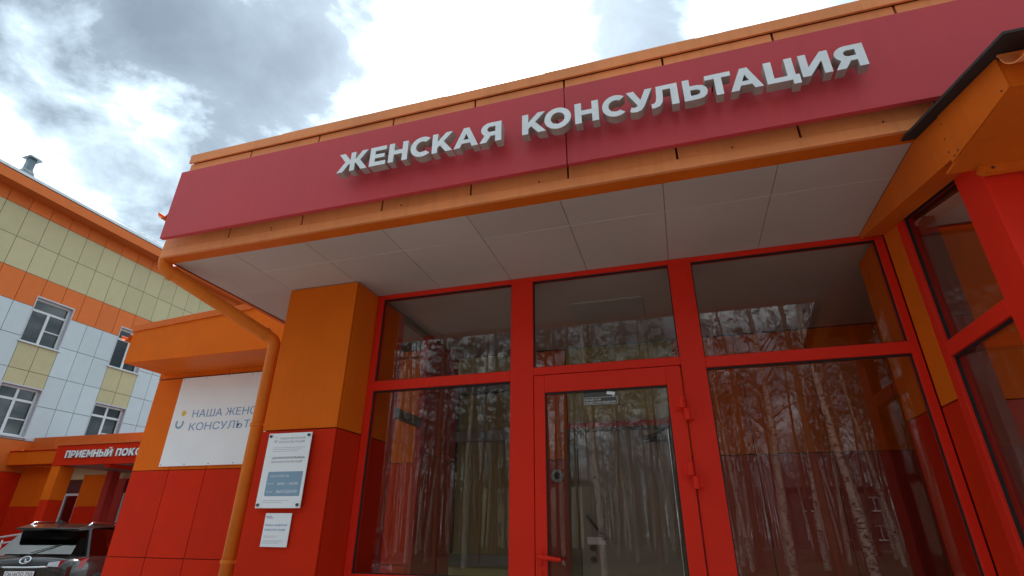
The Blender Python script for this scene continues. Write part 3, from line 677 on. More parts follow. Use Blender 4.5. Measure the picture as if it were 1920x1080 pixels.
# gutter along the low eave, with brackets
half_gutter('gutter', ves, (1.285, 1.73, Z(1.596)), (XE, 1.73, Z(1.596)), .102, M=ORANGE_WG, seg=18)
for x in (1.33, 2.0, 2.7, 3.4):
    MB().use(ORANGE_D).prism([(x, 1.820, Z(1.57)), (x, 1.74, Z(1.55)), (x, 1.79, Z(1.525))], (0, 0, 0), (.006, 0, 0)).build('gutter_bracket', ves)
# side wall glazing, plane X = 1.43 .. 1.49
def bx(name, y0, y1, z0, z1, M=REDFRAME, x0=XS, x1=XS + .06): return box(name, x0, x1, y0, y1, Z(z0), Z(z1), M, ves, bevel=.003)
bx('side_post', 3.215, 3.2895, -1.19, 1.74)
MB().use(REDFRAME).hexa([(XS, 2.61, Z(1.585)), (XS + .06, 2.61, Z(1.585)), (XS + .06, 3.2145, Z(1.714)), (XS, 3.2145, Z(1.714)), (XS, 2.61, Z(1.64)), (XS + .06, 2.61, Z(1.64)), (XS + .06, 3.2145, Z(1.77)), (XS, 3.2145, Z(1.77))]).build('sloping_head', ves)
bx('side_transom', 2.6105, 3.2145, .862, .940)
bx('side_sill', 2.6105, 3.2145, -1.19, -1.05)
bx('corner_post', 2.413, 2.61, -1.19, 1.57, x1=XS + .14)
MB().use(GLASS).prism([(XS + .035, 2.611, Z(.941)), (XS + .035, 2.611, Z(1.587)), (XS + .035, 3.2135, Z(1.716)), (XS + .035, 3.2135, Z(.941))], (0, 0, 0), (.006, 0, 0)).build('pane', ves)
box('pane', XS + .035, XS + .041, 2.611, 3.2135, Z(-1.049), Z(.861), GLASS, ves)
g = MB().use(DARK)
for z0, z1 in ((.94, 1.712), (-1.05, .862)):
    g.box(XS + .018, XS + .033, 3.2065, 3.2143, Z(z0), Z(z1)).box(XS + .018, XS + .033, 2.6105, 2.6175, Z(z0), Z(min(z1, 1.585)))
g.box(XS + .018, XS + .033, 2.6185, 3.2055, Z(.851), Z(.8615)).box(XS + .018, XS + .033, 2.6185, 3.2055, Z(.9405), Z(.947))
g.hexa([(XS + .018, 2.6185, Z(1.577)), (XS + .033, 2.6185, Z(1.577)), (XS + .033, 3.2055, Z(1.703)), (XS + .018, 3.2055, Z(1.703)), (XS + .018, 2.6185, Z(1.587)), (XS + .033, 2.6185, Z(1.587)), (XS + .033, 3.2055, Z(1.713)), (XS + .018, 3.2055, Z(1.713))])
g.build('gasket', ves)
# inner stile seen through the side glass
box('inner_stile', XS + .065, XS + .11, 3.10, 3.19, .42, Z(1.66), mat('inner_stile_paint', (.16, .05, .04), .5), ves)
# front wall of the vestibule
def fy(name, x0, x1, z0, z1, M=REDFRAME, y0=2.413, y1=2.47): return box(name, x0, x1, y0, y1, Z(z0), Z(z1), M, ves, bevel=.003)
fy('front_post', 1.5705, 1.66, -1.19, 1.47)
for a, b_ in ((2.45, 2.55), (3.35, 3.45), (4.1, 4.2)): fy('front_post', a, b_, -1.19, 1.47)
for a, b_ in ((1.6605, 2.4495), (2.5505, 3.3495), (3.4505, 4.0995)):
    fy('front_transom', a, b_, .862, .94); fy('front_transom', a, b_, 1.41, 1.47); fy('front_transom', a, b_, -1.19, -1.05)
    for z0, z1 in ((-1.05, .862), (.94, 1.41)): box('pane', a, b_, 2.445, 2.451, Z(z0) + .001, Z(z1) - .001, GLASS, ves)
# back wall and ceiling inside
cassettes_y(ves, [1.60, 2.2, 2.8, 3.4, 4.2], [-1.19, .65, 1.70], 3.35, [MAROON, ORANGE], name='rear_panel')
MB().use(SOFFIT).hexa([(1.50, 2.48, Z(1.50)), (4.2, 2.48, Z(1.50)), (4.2, 3.345, Z(1.71)), (1.50, 3.345, Z(1.71)), (1.50, 2.48, Z(1.51)), (4.2, 2.48, Z(1.51)), (4.2, 3.345, Z(1.72)), (1.50, 3.345, Z(1.72))]).build('ceiling', ves)
MB().use(JOINT).box(1.6, 4.2, 3.375, 3.60, .4, Z(1.784)).build('rear_wall_core', ves)

# ------------------------------------------------------------------ far hospital block
hosp = thing('hospital_building', 'three storey hospital block clad in white, beige and orange panels behind the clinic wing', 'building')
XW = -22.0; K = 1.0
OP = []
Y0, Y1 = 8.45 - 3.3, 34.0
yb = 8.45 - 3.3
bays = []
while yb < Y1 - 1.4:
    bays.append((yb, yb + 1.33)); yb += 3.29
# bays line up with the windows measured at Y 11.74 and 15.03
for (a, b_) in bays:
    OP.append((a, b_, 2.87, 4.54)); OP.append((a, b_, 6.05, 7.74))
def hbox(name, y0, y1, z0, z1, M):
    """one cladding panel on the far wall, with any window opening cut out of it"""
    rects = [(y0, y1, z0, z1)]
    for (a, b_, c, d) in OP:
        nr = []
        for (p, q, r, s) in rects:
            if b_ <= p or a >= q or d <= r or c >= s: nr.append((p, q, r, s)); continue
            if a > p: nr.append((p, a, r, s))
            if b_ < q: nr.append((b_, q, r, s))
            p2_, q2_ = max(p, a), min(q, b_)
            if c > r: nr.append((p2_, q2_, r, c))
            if d < s: nr.append((p2_, q2_, d, s))
        rects = nr
    rects = [t for t in rects if t[1] - t[0] > .03 and t[3] - t[2] > .03]
    if not rects: return
    m_ = MB().use(M); g_ = .009
    for (p, q, r, s) in rects:
        m_.box(XW - .03, XW, p + (g_ if p == y0 else 0), q - (g_ if q == y1 else 0), Z(r) + (g_ if r == z0 else 0), Z(s) - (g_ if s == z1 else 0))
    m_.build(name, hosp)
y = 11.08 - .727 * 8
while y < 26:
    for z0, z1, M in ((7.33, 8.44, ORF), (8.44, 9.55, BEIGE), (9.55, 10.66, BEIGE), (10.66, 11.30, ORF)):
        hbox('panel', y, y + .727, z0, z1, M)
    y += .727
for i, (a, b_) in enumerate(bays):
    if a > 24: break
    nb = bays[i + 1][0] if i + 1 < len(bays) else a + 3.29
    for z0, z1 in ((2.76, 3.97), (3.97, 5.08), (5.08, 6.21), (6.21, 7.33)):
        for k in range(3):
            s0 = b_ + (nb - b_) * k / 3; s1 = b_ + (nb - b_) * (k + 1) / 3
            hbox('panel', s0, s1, z0, z1, WHITEC)
    for z0, z1 in ((4.54, 5.08), (5.08, 6.05)):
        for k in range(2): hbox('panel', a + .665 * k, a + .665 * (k + 1), z0, z1, BEIGE)
    for k in range(2): hbox('panel', a + .665 * k, a + .665 * (k + 1), 2.76, 2.87, WHITEC)
MB().use(mat('panel_joint_grey', (.16, .16, .15), .8)).box(XW - .5, XW - .30, Y0, 26, 0, Z(11.3)).build('wall_core', hosp)
jb = MB().use(mat('panel_joint_grey', (.16, .16, .15), .8))
for (a, b_) in zip([Y0] + [q for _, q in bays if q < 25], [p for p, _ in bays if p < 26] + [26]):
    jb.box(XW - .295, XW - .034, a, b_, Z(2.7), Z(11.3))
for (a, b_) in bays:
    if a < 24:
        jb.box(XW - .295, XW - .034, a + .001, b_ - .001, Z(2.7), Z(2.86)); jb.box(XW - .295, XW - .034, a + .001, b_ - .001, Z(4.56), Z(6.03)); jb.box(XW - .295, XW - .034, a + .001, b_ - .001, Z(7.76), Z(11.3))
jb.build('wall_leaf', hosp)
# ground storey of the block
MB().use(RED).box(XW - .03, XW - .002, Y0, 26, .0, Z(1.70)).use(ORF).box(XW - .03, XW - .002, Y0, 26, Z(1.71), Z(2.745)).build('ground_storey', hosp)
# windows
def win(a, b_, c, d, kind):
    xf = XW - .22
    f = MB().use(PVC)
    f.box(xf, xf + .07, a + .02, a + .09, Z(c), Z(d) - .02).box(xf, xf + .07, b_ - .09, b_ - .02, Z(c), Z(d) - .02)
    f.box(xf, xf + .07, a + .09, b_ - .09, Z(c), Z(c) + .07).box(xf, xf + .07, a + .09, b_ - .09, Z(d) - .09, Z(d) - .02)
    zt = d - .46; mid = a + (b_ - a) * .5
    f.box(xf, xf + .07, a + .09, b_ - .09, Z(zt) - .04, Z(zt) + .04)
    f.box(xf + .001, xf + .069, mid - .045, mid + .045, Z(c) + .07, Z(zt) - .04)
    if kind: f.box(xf + .001, xf + .069, mid - .04, mid + .04, Z(zt) + .04, Z(d) - .09)
    zm = c + (zt - c) * .48
    f.box(xf + .002, xf + .065, mid + .045, b_ - .09, Z(zm) - .02, Z(zm) + .02)
    w_ = f.build('window', hosp)
    for (p, q, r, s) in ((a + .09, mid - .045, c + .07, zt - .04), (mid + .045, b_ - .09, c + .07, zt - .04), (a + .09, b_ - .09, zt + .04, d - .09)):
        box('pane', xf + .03, xf + .036, p, q, Z(r), Z(s), WGLASS, w_)
    MB().use(mat('reveal_grey', (.48, .48, .52), .5)).box(XW - .30, XW + .012, a - .015, a + .018, Z(c), Z(d) + .03).box(XW - .30, XW + .012, b_ - .018, b_ + .015, Z(c), Z(d) + .03).box(XW - .30, XW + .012, a + .0185, b_ - .0185, Z(d) - .018, Z(d) + .03).build('reveal', w_)
    MB().use(PVC).box(XW - .14, XW + .07, a - .06, b_ + .06, Z(c) - .045, Z(c) - .002).build('sill', w_)
    if random.random() < .6:
        s0 = a + .1 + random.random() * .1; b = MB().use(CURT); n = 9; ww = .4
        for k in range(n):
            p = s0 + ww * k / n
            b.box(xf - .07 - .02 * (k % 2), xf - .06 - .02 * (k % 2), p, p + ww / n, Z(c) + .05, Z(d) - .1)
        b.build('curtain', w_)
    box('room_shade', XW - .85, XW - .80, a - .2, b_ + .2, Z(c) - .2, Z(d) + .2, DARKROOM, w_)
    return w_
for i, (a, b_) in enumerate(bays):
    if a > 24: break
    win(a, b_, 2.87, 4.54, True); win(a, b_, 6.05, 7.74, i % 2 == 1)
# wall core must not block the rooms: roof
MB().use(ORF).box(-21.42, -21.40, 4.5, 27, Z(11.12), Z(11.48)).build('roof_fascia', hosp)
MB().use(mat('orange_eaves', (.55, .12, .02), .55)).box(-22.0, -21.425, 4.5, 27, Z(11.125), Z(11.15)).build('eaves_soffit', hosp)
MB().use(ROOFW).box(-21.43, -21.38, 4.5, 27, Z(11.51), Z(11.61)).use(DARK).box(-21.50, -21.41, 4.5, 27, Z(11.485), Z(11.508)).build('roof_edge', hosp)
MB().use(GREY).tube([(-21.6, 4.5, Z(11.85)), (-21.6, 27, Z(11.85))], .012, 6).build('safety_cable', hosp)
MB().use(ROOFW).hexa([(-21.55, 4.5, Z(11.45)), (-21.55, 27, Z(11.45)), (-30, 27, Z(12.1)), (-30, 4.5, Z(12.1)), (-21.55, 4.5, Z(11.60)), (-21.55, 27, Z(11.60)), (-30, 27, Z(12.3)), (-30, 4.5, Z(12.3))]).build('roof', hosp)
vent = thing('roof_vent', 'small dark grey roof vent with flat cowl on the hospital roof', 'vent')
MB().use(GALV).box(-22.62, -22.38, 9.89, 10.11, Z(12.2), Z(12.80)).build('shaft', vent)
MB().use(GALV).hexa([(-22.85, 9.62, Z(11.8)), (-22.15, 9.62, Z(11.7)), (-22.15, 10.32, Z(11.7)), (-22.85, 10.32, Z(11.8)), (-22.63, 9.88, Z(12.36)), (-22.37, 9.88, Z(12.36)), (-22.37, 10.12, Z(12.36)), (-22.63, 10.12, Z(12.36))]).build('base', vent)
MB().use(GALV).hexa([(-22.74, 9.77, Z(12.82)), (-22.26, 9.77, Z(12.82)), (-22.26, 10.24, Z(12.82)), (-22.74, 10.24, Z(12.82)), (-22.68, 9.83, Z(12.91)), (-22.32, 9.83, Z(12.91)), (-22.32, 10.18, Z(12.91)), (-22.68, 10.18, Z(12.91))]).build('cowl', vent)

# ------------------------------------------------------------------ admissions annex and canopy
ann = thing('admissions_annex', 'low orange and maroon annex with white framed doors behind the parked car', 'building')
YA = 13.4
def ab(name, x0, x1, z0, z1, M, y=YA, d=.04): return box(name, x0, x1, y, y + d, Z(z0), Z(z1), M, ann)
for x0, x1 in ((-21.99, -21.0), (-20.99, -20.0)): ab('panel', x0, x1, .63, 1.90, ORANGE)
for x0, x1 in ((-21.99, -21.0), (-20.99, -20.0)): ab('panel', x0, x1, -1.58, .62, RED)
for x0, x1 in ((-18.95, -18.12), (-18.11, -17.44)): ab('panel', x0, x1, .63, 1.58, ORANGE); ab('panel', x0, x1, -1.58, .62, RED)
ab('panel', -19.99, -18.96, 1.45, 1.9, BEIGE); ab('panel', -17.43, -15.5, 1.45, 1.9, BEIGE); ab('panel', -18.95, -17.44, 1.59, 1.9, BEIGE)
ab('panel', -15.9, -12.0, -1.58, 1.44, RED)
ab('wall_core', -21.99, -12.0, -1.58, 2.9, MAROON, y=YA + .9, d=.1)
for a in (-19.99, -17.43):
    ab('door_surround', a, a + .34, -1.58, 1.44, MAROON, y=YA + .02)
    ab('door_surround', a + .34, a + 1.5, 1.02, 1.44, mat('dark_transom', (.06, .03, .03), .4), y=YA + .06)
    dr = MB().use(PVC).box(a + .35, a + .42, YA + .05, YA + .12, .02, Z(1.02)).box(a + .96, a + 1.03, YA + .05, YA + .12, .02, Z(1.02)).box(a + .42, a + .96, YA + .05, YA + .12, Z(.95), Z(1.02)).box(a + .42, a + .96, YA + .05, YA + .12, Z(.0), Z(.05)).build('door', ann)
    for z0, z1 in ((.05, .95), (-1.5, 0)): box('pane', a + .421, a + .959, YA + .08, YA + .086, Z(z0), Z(z1), WGLASS, dr)
MB().use(ORANGE).box(-21.99, -17.4, 12.83, 12.86, Z(1.91), Z(2.33)).use(ORANGE_D).box(-21.99, -17.4, 12.861, 13.38, Z(1.91), Z(1.93)).use(RED).box(-21.99, -17.4, 12.80, 13.4, Z(2.34), Z(2.37)).build('eaves_box', ann)
cassettes_y(ann, [-21.99, -20.9, -19.8, -18.7, -17.6, -16.5], [2.38, 2.9], 13.38, [ORF])
half_gutter('gutter', ann, (-21.3, 12.75, Z(2.42)), (-21.3, 13.3, Z(2.42)), .08)
can = thing('admissions_canopy', 'red entrance canopy on orange and red columns lettered ПРИЕМНЫЙ ПОКОЙ', 'canopy')
MB().use(RED).box(-17.28, -13.0, 11.2, 11.25, Z(1.605), Z(2.155)).build('sign_board', can)
MB().use(ORF).box(-17.30, -12.98, 11.17, 13.2, Z(2.16), Z(2.20)).build('cap', can)
MB().use(mat('canopy_soffit_grey', (.35, .30, .28), .5)).box(-17.2, -13.0, 11.26, 13.37, Z(1.62), Z(1.64)).build('soffit', can)
box('side_board', -17.28, -17.2, 11.26, 13.37, Z(1.645), Z(2.15), RED, can)
box('soffit_beam', -15.3, -15.1, 11.26, 13.37, Z(1.53), Z(1.615), RED, can)
box('column', -17.05, -16.80, 12.7, 12.95, .0, Z(1.60), MAROON, can)
for x, y in ((-17.28, 11.22), (-13.35, 11.22)):
    MB().use(ORANGE).box(x, x + .34, y, y + .40, Z(.70), Z(1.60)).use(RED).box(x + .004, x + .336, y + .004, y + .396, 0, Z(.695)).build('column', can)
wds = [(c, (max(p[0] for l in GL[c] for p in l) - min(p[0] for l in GL[c] for p in l)) if c != ' ' else .45) for c in 'ПРИЕМНЫЙ ПОКОЙ']
tot = sum(w_ + .12 for _, w_ in wds) - .12; x = -16.80; sc_ = 3.08 / tot
for c, w_ in wds:
    if c != ' ': link('letter', glyph_mesh(c, x, x + w_ * sc_, Z(1.80), .20, 11.15, .045, LETTER, LETSIDE), can)
    x += (w_ + .12) * sc_
# ramp handrail
hr = thing('ramp_handrail', 'white tubular ramp handrail at the far left behind the car', 'railing')
for dz, M in ((.06, RAIL), (-.10, RAIL), (-.24, REDFRAME), (-.40, RAIL)):
    MB().use(M).tube([(-24, 11, Z(-1.02 + dz)), (-17.9, 11, Z(-.315 + dz)), (-16.75, 11, Z(-.186 + dz)), (-15.2, 11, Z(-.17 + dz))], .025, 8).build('rail', hr, smooth=True)
for x in (-19, -17.8, -16.7, -15.3):
    MB().use(RAIL).tube([(x, 11, 0), (x, 11, Z(-.25 - max(0, -17.2 - x) * .115))], .022, 8).build('post', hr, smooth=True)

# ------------------------------------------------------------------ car (local: +X forward, +Y left)
def make_car(paint, label):
    root = thing('parked_car', label, 'car')
    # lower body stations: x, half width, z bottom, z shoulder, z centre top
    st = [(-2.40, .66, .48, .74, .80), (-2.375, .80, .38, .90, .98), (-2.28, .88, .32, 1.02, 1.09), (-1.9, .93, .26, 1.04, 1.12), (-1.3, .945, .24, 1.03, 1.10), (-.4, .95, .24, 1.01, 1.08), (.5, .95, .24, .99, 1.07),
          (1.05, .95, .24, .98, 1.09), (1.5, .945, .25, .95, 1.07), (1.95, .92, .27, .90, 1.02), (2.2, .84, .30, .84, .96), (2.33, .70, .34, .76, .88), (2.38, .58, .38, .62, .70)]
    b = MB().use(paint); n = 14; vs = []
    for x, hw, z0, z1, z2 in st:
        half = [(0, z0), (hw * .82, z0), (hw * .97, z0 + .10), (hw * 1.0, (z0 + z1) / 2), (hw * .985, z1 - .09), (hw * .93, z1), (hw * .6, z2 - .02), (0, z2)]
        ring = half + [(-a, c) for a, c in half[-2:0:-1]]
        vs += [(x, a, c) for a, c in ring]
    m_ = 14; fs = []
    for i in range(len(st) - 1):
        for k in range(m_): k2 = (k + 1) % m_; fs.append((i * m_ + k, i * m_ + k2, (i + 1) * m_ + k2, (i + 1) * m_ + k))
    fs.append(tuple(range(m_))); fs.append(tuple((len(st) - 1) * m_ + k for k in range(m_)))
    b.add(vs, fs); body = b.build('body', root, smooth=True)
    sb = body.modifiers.new('sub', 'SUBSURF'); sb.levels = 1; sb.render_levels = 2
    # greenhouse: base and roof outlines
    base = [(1.10, .60), (.95, .78), (.2, .83), (-.9, .82), (-1.7, .76), (-2.05, .62)]
    top = [(.22, .50), (.10, .60), (-.3, .64), (-1.0, .63), (-1.55, .58), (-1.75, .50)]
    zb0, zt0 = 1.04, 1.60
    def P(pt, s, z): return (pt[0], pt[1] * s, z)
    g_ = MB().use(CGLASS)
    # windscreen
    ws = MB().use(CGLASS)
    N_ = 6
    rows = []
    for r_ in range(4):
        t = r_ / 3
        row = []
        for k in range(N_ + 1):
            u = -1 + 2 * k / N_
            yb2 = u * .76; yt = u * .60
            xb = 1.13 - .17 * u * u; xt = .27 - .13 * u * u
            row.append((xb + (xt - xb) * t, yb2 + (yt - yb2) * t, zb0 + .04 + (zt0 - zb0 - .06) * t + .02 * (1 - u * u)))
        rows.append(row)
    ws.add([p for row in rows for p in row], [(r_ * (N_ + 1) + k, r_ * (N_ + 1) + k + 1, (r_ + 1) * (N_ + 1) + k + 1, (r_ + 1) * (N_ + 1) + k) for r_ in range(3) for k in range(N_)])
    w2 = ws.build('windscreen', root, smooth=True); so = w2.modifiers.new('solid', 'SOLIDIFY'); so.thickness = .006
    for s in (1, -1):
        sg2 = MB().use(CGLASS)
        for i in range(1, 4):
            sg2.prism([P(base[i], s, zb0 - .01), P(base[i + 1], s, zb0), P(top[i + 1], s, zt0 - .03), P(top[i], s, zt0 - .03)], (0, 0, 0), (0, -.006 * s, 0))
        sg2.build('side_window', root)
        MB().use(paint).tube([(1.02, .775 * s, 1.05), (.55, .70 * s, 1.36), (.14, .61 * s, 1.60)], .028, 6).build('pillar', root)
        MB().use(paint).tube([(-1.72, .77 * s, 1.0), (-1.6, .60 * s, 1.58)], .05, 6).build('pillar', root)
        MB().use(paint).tube([(-.25, .835 * s, 1.0), (-.30, .645 * s, 1.58)], .022, 6).build('pillar', root)
    rg = MB().use(CGLASS).prism([(-2.19, -.69, 1.10), (-2.19, .69, 1.10), (-1.70, .58, 1.56), (-1.70, -.58, 1.56)], (0, 0, 0), (-.006, 0, 0)).build('rear_window', root)
    MB().use(paint).hexa([(-2.00, -.60, 1.555), (-1.55, -.66, 1.57), (-1.55, .66, 1.57), (-2.00, .60, 1.555), (-2.02, -.58, 1.59), (-1.5, -.62, 1.67), (-1.5, .62, 1.67), (-2.02, .58, 1.59)]).build('roof_spoiler', root, bevel=.012)
    MB().use(BLACKP).tube([(-2.21, .05, 1.12), (-2.08, -.25, 1.235), (-2.02, -.38, 1.27)], .01, 6).build('rear_wiper', root)
    MB().use(CHROME).tube([(-2.385, -.44, .875), (-2.42, -.25, .868), (-2.425, 0, .866), (-2.42, .25, .868), (-2.385, .44, .875)], .020, 8).build('tailgate_trim', root, smooth=True)
    MB().use(BLACKP).hexa([(-2.42, -.70, .34), (-2.30, -.70, .34), (-2.30, .70, .34), (-2.42, .70, .34), (-2.43, -.72, .50), (-2.3, -.72, .50), (-2.3, .72, .50), (-2.43, .72, .50)]).build('rear_bumper_insert', root, bevel=.02)
    rf = MB().use(paint)
    rs = [(.30, .52, 1.585), (.16, .63, 1.615), (-.3, .67, 1.655), (-.9, .67, 1.66), (-1.5, .63, 1.63), (-1.9, .58, 1.58)]
    vs = []
    for x, hw, z in rs: vs += [(x, -hw, z - .05), (x, -hw * .93, z), (x, -hw * .4, z + .028), (x, hw * .4, z + .028), (x, hw * .93, z), (x, hw, z - .05), (x, 0, z - .03)]
    fs = []
    for i in range(len(rs) - 1):
        for k in range(7): k2 = (k + 1) % 7; fs.append((i * 7 + k, i * 7 + k2, (i + 1) * 7 + k2, (i + 1) * 7 + k))
    fs += [tuple(range(7)), tuple(35 + k for k in range(7))]
    rf.add(vs, fs); r3 = rf.build('roof', root, smooth=True)
    for s in (1, -1):
        MB().use(CHROME).tube([(.05, .60 * s, 1.635), (-.1, .60 * s, 1.70), (-1.5, .57 * s, 1.70), (-1.65, .57 * s, 1.62)], .018, 8).build('roof_rail', root, smooth=True)
        MB().use(paint).prism([(.80, .90 * s, 1.02), (.95, 1.10 * s, 1.02), (.93, 1.12 * s, 1.16), (.82, .96 * s, 1.16)], (0, 0, 0), (-.13, .0, 0)).build('mirror', root, bevel=.02)
        # headlamps
        MB().use(LAMP).hexa([(2.18, .50 * s, .80), (1.88, .885 * s, .88), (1.86, .87 * s, .88), (2.12, .50 * s, .80), (2.20, .50 * s, .86), (1.84, .865 * s, .965), (1.82, .85 * s, .965), (2.14, .50 * s, .86)]).build('headlight', root)
        MB().use(BLACKP).hexa([(2.24, .52 * s, .42), (2.06, .80 * s, .42), (2.04, .78 * s, .42), (2.2, .52 * s, .42), (2.29, .52 * s, .56), (2.08, .82 * s, .60), (2.04, .78 * s, .60), (2.2, .52 * s, .56)]).build('air_intake', root)
        MB().use(LAMP).hexa([(-2.425, .44 * s, .885), (-2.40, .62 * s, .875), (-2.3, .62 * s, .875), (-2.3, .44 * s, .885), (-2.40, .44 * s, .955), (-2.375, .63 * s, .98), (-2.25, .63 * s, .98), (-2.25, .44 * s, .955)]).use(CREDD).hexa([(-2.40, .622 * s, .80), (-2.12, .935 * s, .84), (-2.05, .90 * s, .84), (-2.3, .622 * s, .80), (-2.375, .632 * s, .985), (-1.98, .950 * s, 1.03), (-1.95, .90 * s, 1.03), (-2.25, .632 * s, .985)]).build('tail_light', root)
        for xw in (1.42, -1.40):
            ty = MB().use(TYRE).tube([(xw, .73 * s, .36), (xw, .75 * s, .36), (xw, .93 * s, .36), (xw, .955 * s, .36)], [.30, .36, .36, .33], 28).build('wheel', root, smooth=False)
            rm = MB().use(RIM)
            for k in range(5):
                a = 2 * math.pi * k / 5
                for da in (-.13, .13):
                    rm.tube([(xw + .05 * math.cos(a), .962 * s, .36 + .05 * math.sin(a)), (xw + .235 * math.cos(a + da), .956 * s, .36 + .235 * math.sin(a + da))], .016, 5)
            rm.tube([(xw, .94 * s, .36), (xw, .965 * s, .36)], .05, 12); rm.build('rim', ty)
    # grille: dark spindle with slats, chrome surround
    gr = MB().use(BLACKP).prism([(2.36, -.40, .74), (2.36, .40, .74), (2.28, .47, .935), (2.28, -.47, .935)], (0, 0, 0), (.025, 0, 0)).prism([(2.385, -.46, .40), (2.385, .46, .40), (2.40, .33, .68), (2.40, -.33, .68)], (0, 0, 0), (.02, 0, 0))
    gr = gr.build('grille', root)
    sl = MB().use(GREY)
    for k in range(6): z = .435 + .04 * k; hw = .44 - .02 * k; sl.box(2.405, 2.425, -hw, hw, z, z + .008)
    sl.build('grille_slats', gr)
    MB().use(CHROME).tube([(2.30, -.50, .955), (2.315, 0, .962), (2.30, .50, .955)], .017, 8).tube([(2.40, -.46, .715), (2.425, -.30, .700), (2.43, 0, .695), (2.425, .30, .700), (2.40, .46, .715)], .018, 8).build('chrome_strip', root)
    # rear badge: upright oval ring with a slanted L inside, and the number plate
    em = MB().use(CHROME); pts = [(-2.39 + .06 * math.sin(2 * math.pi * k / 28) * .8, -.088 * math.cos(2 * math.pi * k / 28), 1.0 + .062 * math.sin(2 * math.pi * k / 28)) for k in range(29)]
    em.tube(pts, .010, 6, cap=False); em.tube([(-2.345, .022, 1.045), (-2.385, .0, .985), (-2.395, .005, .966), (-2.39, -.045, .974)], .009, 6); em.build('emblem', root, smooth=True)
    pt = MB().use(WHITEP).box(-2.440, -2.432, -.26, .26, .690, .802).build('number_plate', root)
    me = text_mesh('О616ОО 750', .10, INK, ext=0.0)
    xs = [v.co.x for v in me.vertices]; a_, b2 = min(xs), max(xs)
    for v in me.vertices:
        x, y, z = v.co; v.co = (-2.4415, .235 - (x - a_) / (b2 - a_) * .47, .712 + y)
    link('plate_text', me, pt)
    # hood crease lines, wipers, aerial
    for s in (1, -1):
        MB().use(BLACKP).tube([(1.16, .12 * s + .2, 1.105), (1.02, .55 * s + .02, 1.16)], .008, 5).build('wiper', root)
    MB().use(BLACKP).prism([(-1.45, 0, 1.68), (-1.68, 0, 1.67), (-1.66, 0, 1.745), (-1.62, 0, 1.75)], (0, -.015, 0), (0, .03, 0)).build('aerial', root)
    # cabin: dashboard, seats and headrests
    MB().use(mat('car_interior', (.025, .022, .02), .8)).box(.45, .95, -.7, .7, .95, 1.06).build('dashboard', root)
    for s in (1, -1):
        MB().use(mat('car_seat', (.05, .045, .04), .7)).box(-.45, -.25, .15 * s if s > 0 else -.62, .62 if s > 0 else -.15, .7, 1.30).box(-.42, -.30, .28 * s if s > 0 else -.5, .5 if s > 0 else -.28, 1.32, 1.48).build('seat', root, bevel=.03)
    MB().use(mat('car_interior', (.025, .022, .02), .8)).box(-1.6, -1.5, -.6, .6, .8, 1.4).build('rear_bench', root)
    return root
car = make_car(PAINTK, 'black estate car seen from behind, parked at the lower left before the red annex')
HC = .48; fx, fy_ = math.sin(HC), -math.cos(HC)       # the way its tail points
car.location = (-12.87 - fx * 2.38, 8.5 - fy_ * 2.38, 0); car.rotation_euler = (0, 0, math.atan2(-fy_, -fx))

# ------------------------------------------------------------------ what stands behind the camera, seen in the glass
BARK = bpy.data.materials.new('birch_bark'); BARK.use_nodes = True
t = BARK.node_tree; b = t.nodes['Principled BSDF']; b.inputs['Roughness'].default_value = .8
tcn = t.nodes.new('ShaderNodeTexCoord'); mp = t.nodes.new('ShaderNodeMapping'); mp.inputs['Scale'].default_value = (5, 5, 17)
nz = t.nodes.new('ShaderNodeTexNoise'); nz.inputs['Scale'].default_value = 1.3; nz.inputs['Detail'].default_value = 6
cr = t.nodes.new('ShaderNodeValToRGB'); cr.color_ramp.elements[0].position = .40; cr.color_ramp.elements[0].color = (.03, .026, .022, 1); cr.color_ramp.elements[1].position = .50; cr.color_ramp.elements[1].color = (.52, .47, .40, 1)
t.links.new(tcn.outputs['Object'], mp.inputs[0]); t.links.new(mp.outputs[0], nz.inputs['Vector']); t.links.new(nz.outputs[0], cr.inputs[0]); t.links.new(cr.outputs[0], b.inputs['Base Color'])
PINEB = mat('pine_bark', (.16, .085, .045), .9, var=.4, vscale=8, bump=.6, bscale=20)
TWIG = mat('dark_twigs', (.07, .05, .04), .9, var=.3)
NEED = mat('pine_needles', (.035, .06, .022), .8, var=.35, vscale=4)

def tube_np(V, F, pts, r0, r1, seg):
    n = len(pts); base = len(V)
    for i, p in enumerate(pts):
        d = (pts[min(i + 1, n - 1)] - pts[max(i - 1, 0)]); d.normalize()
        a = d.cross(Vector((.3, .2, 1)) if abs(d.z) < .9 else Vector((1, .1, 0))); a.normalize(); b_ = d.cross(a)
        r = r0 + (r1 - r0) * i / (n - 1)
        for k in range(seg):
            t_ = 2 * math.pi * k / seg; V.append(p + (a * math.cos(t_) + b_ * math.sin(t_)) * r)
    for i in range(n - 1):
        for k in range(seg):
            k2 = (k + 1) % seg; F.append((base + i * seg + k, base + i * seg + k2, base + (i + 1) * seg + k2, base + (i + 1) * seg + k))
def grow(p, d, L_, n, rng, droop=0., wob=.12):
    pts = [p.copy()]; d = d.copy()
    for i in range(n):
        d = (d + Vector((rng.uniform(-wob, wob), rng.uniform(-wob, wob), rng.uniform(-wob, wob) - droop))).normalized()
        pts.append(pts[-1] + d * (L_ / n))
    return pts
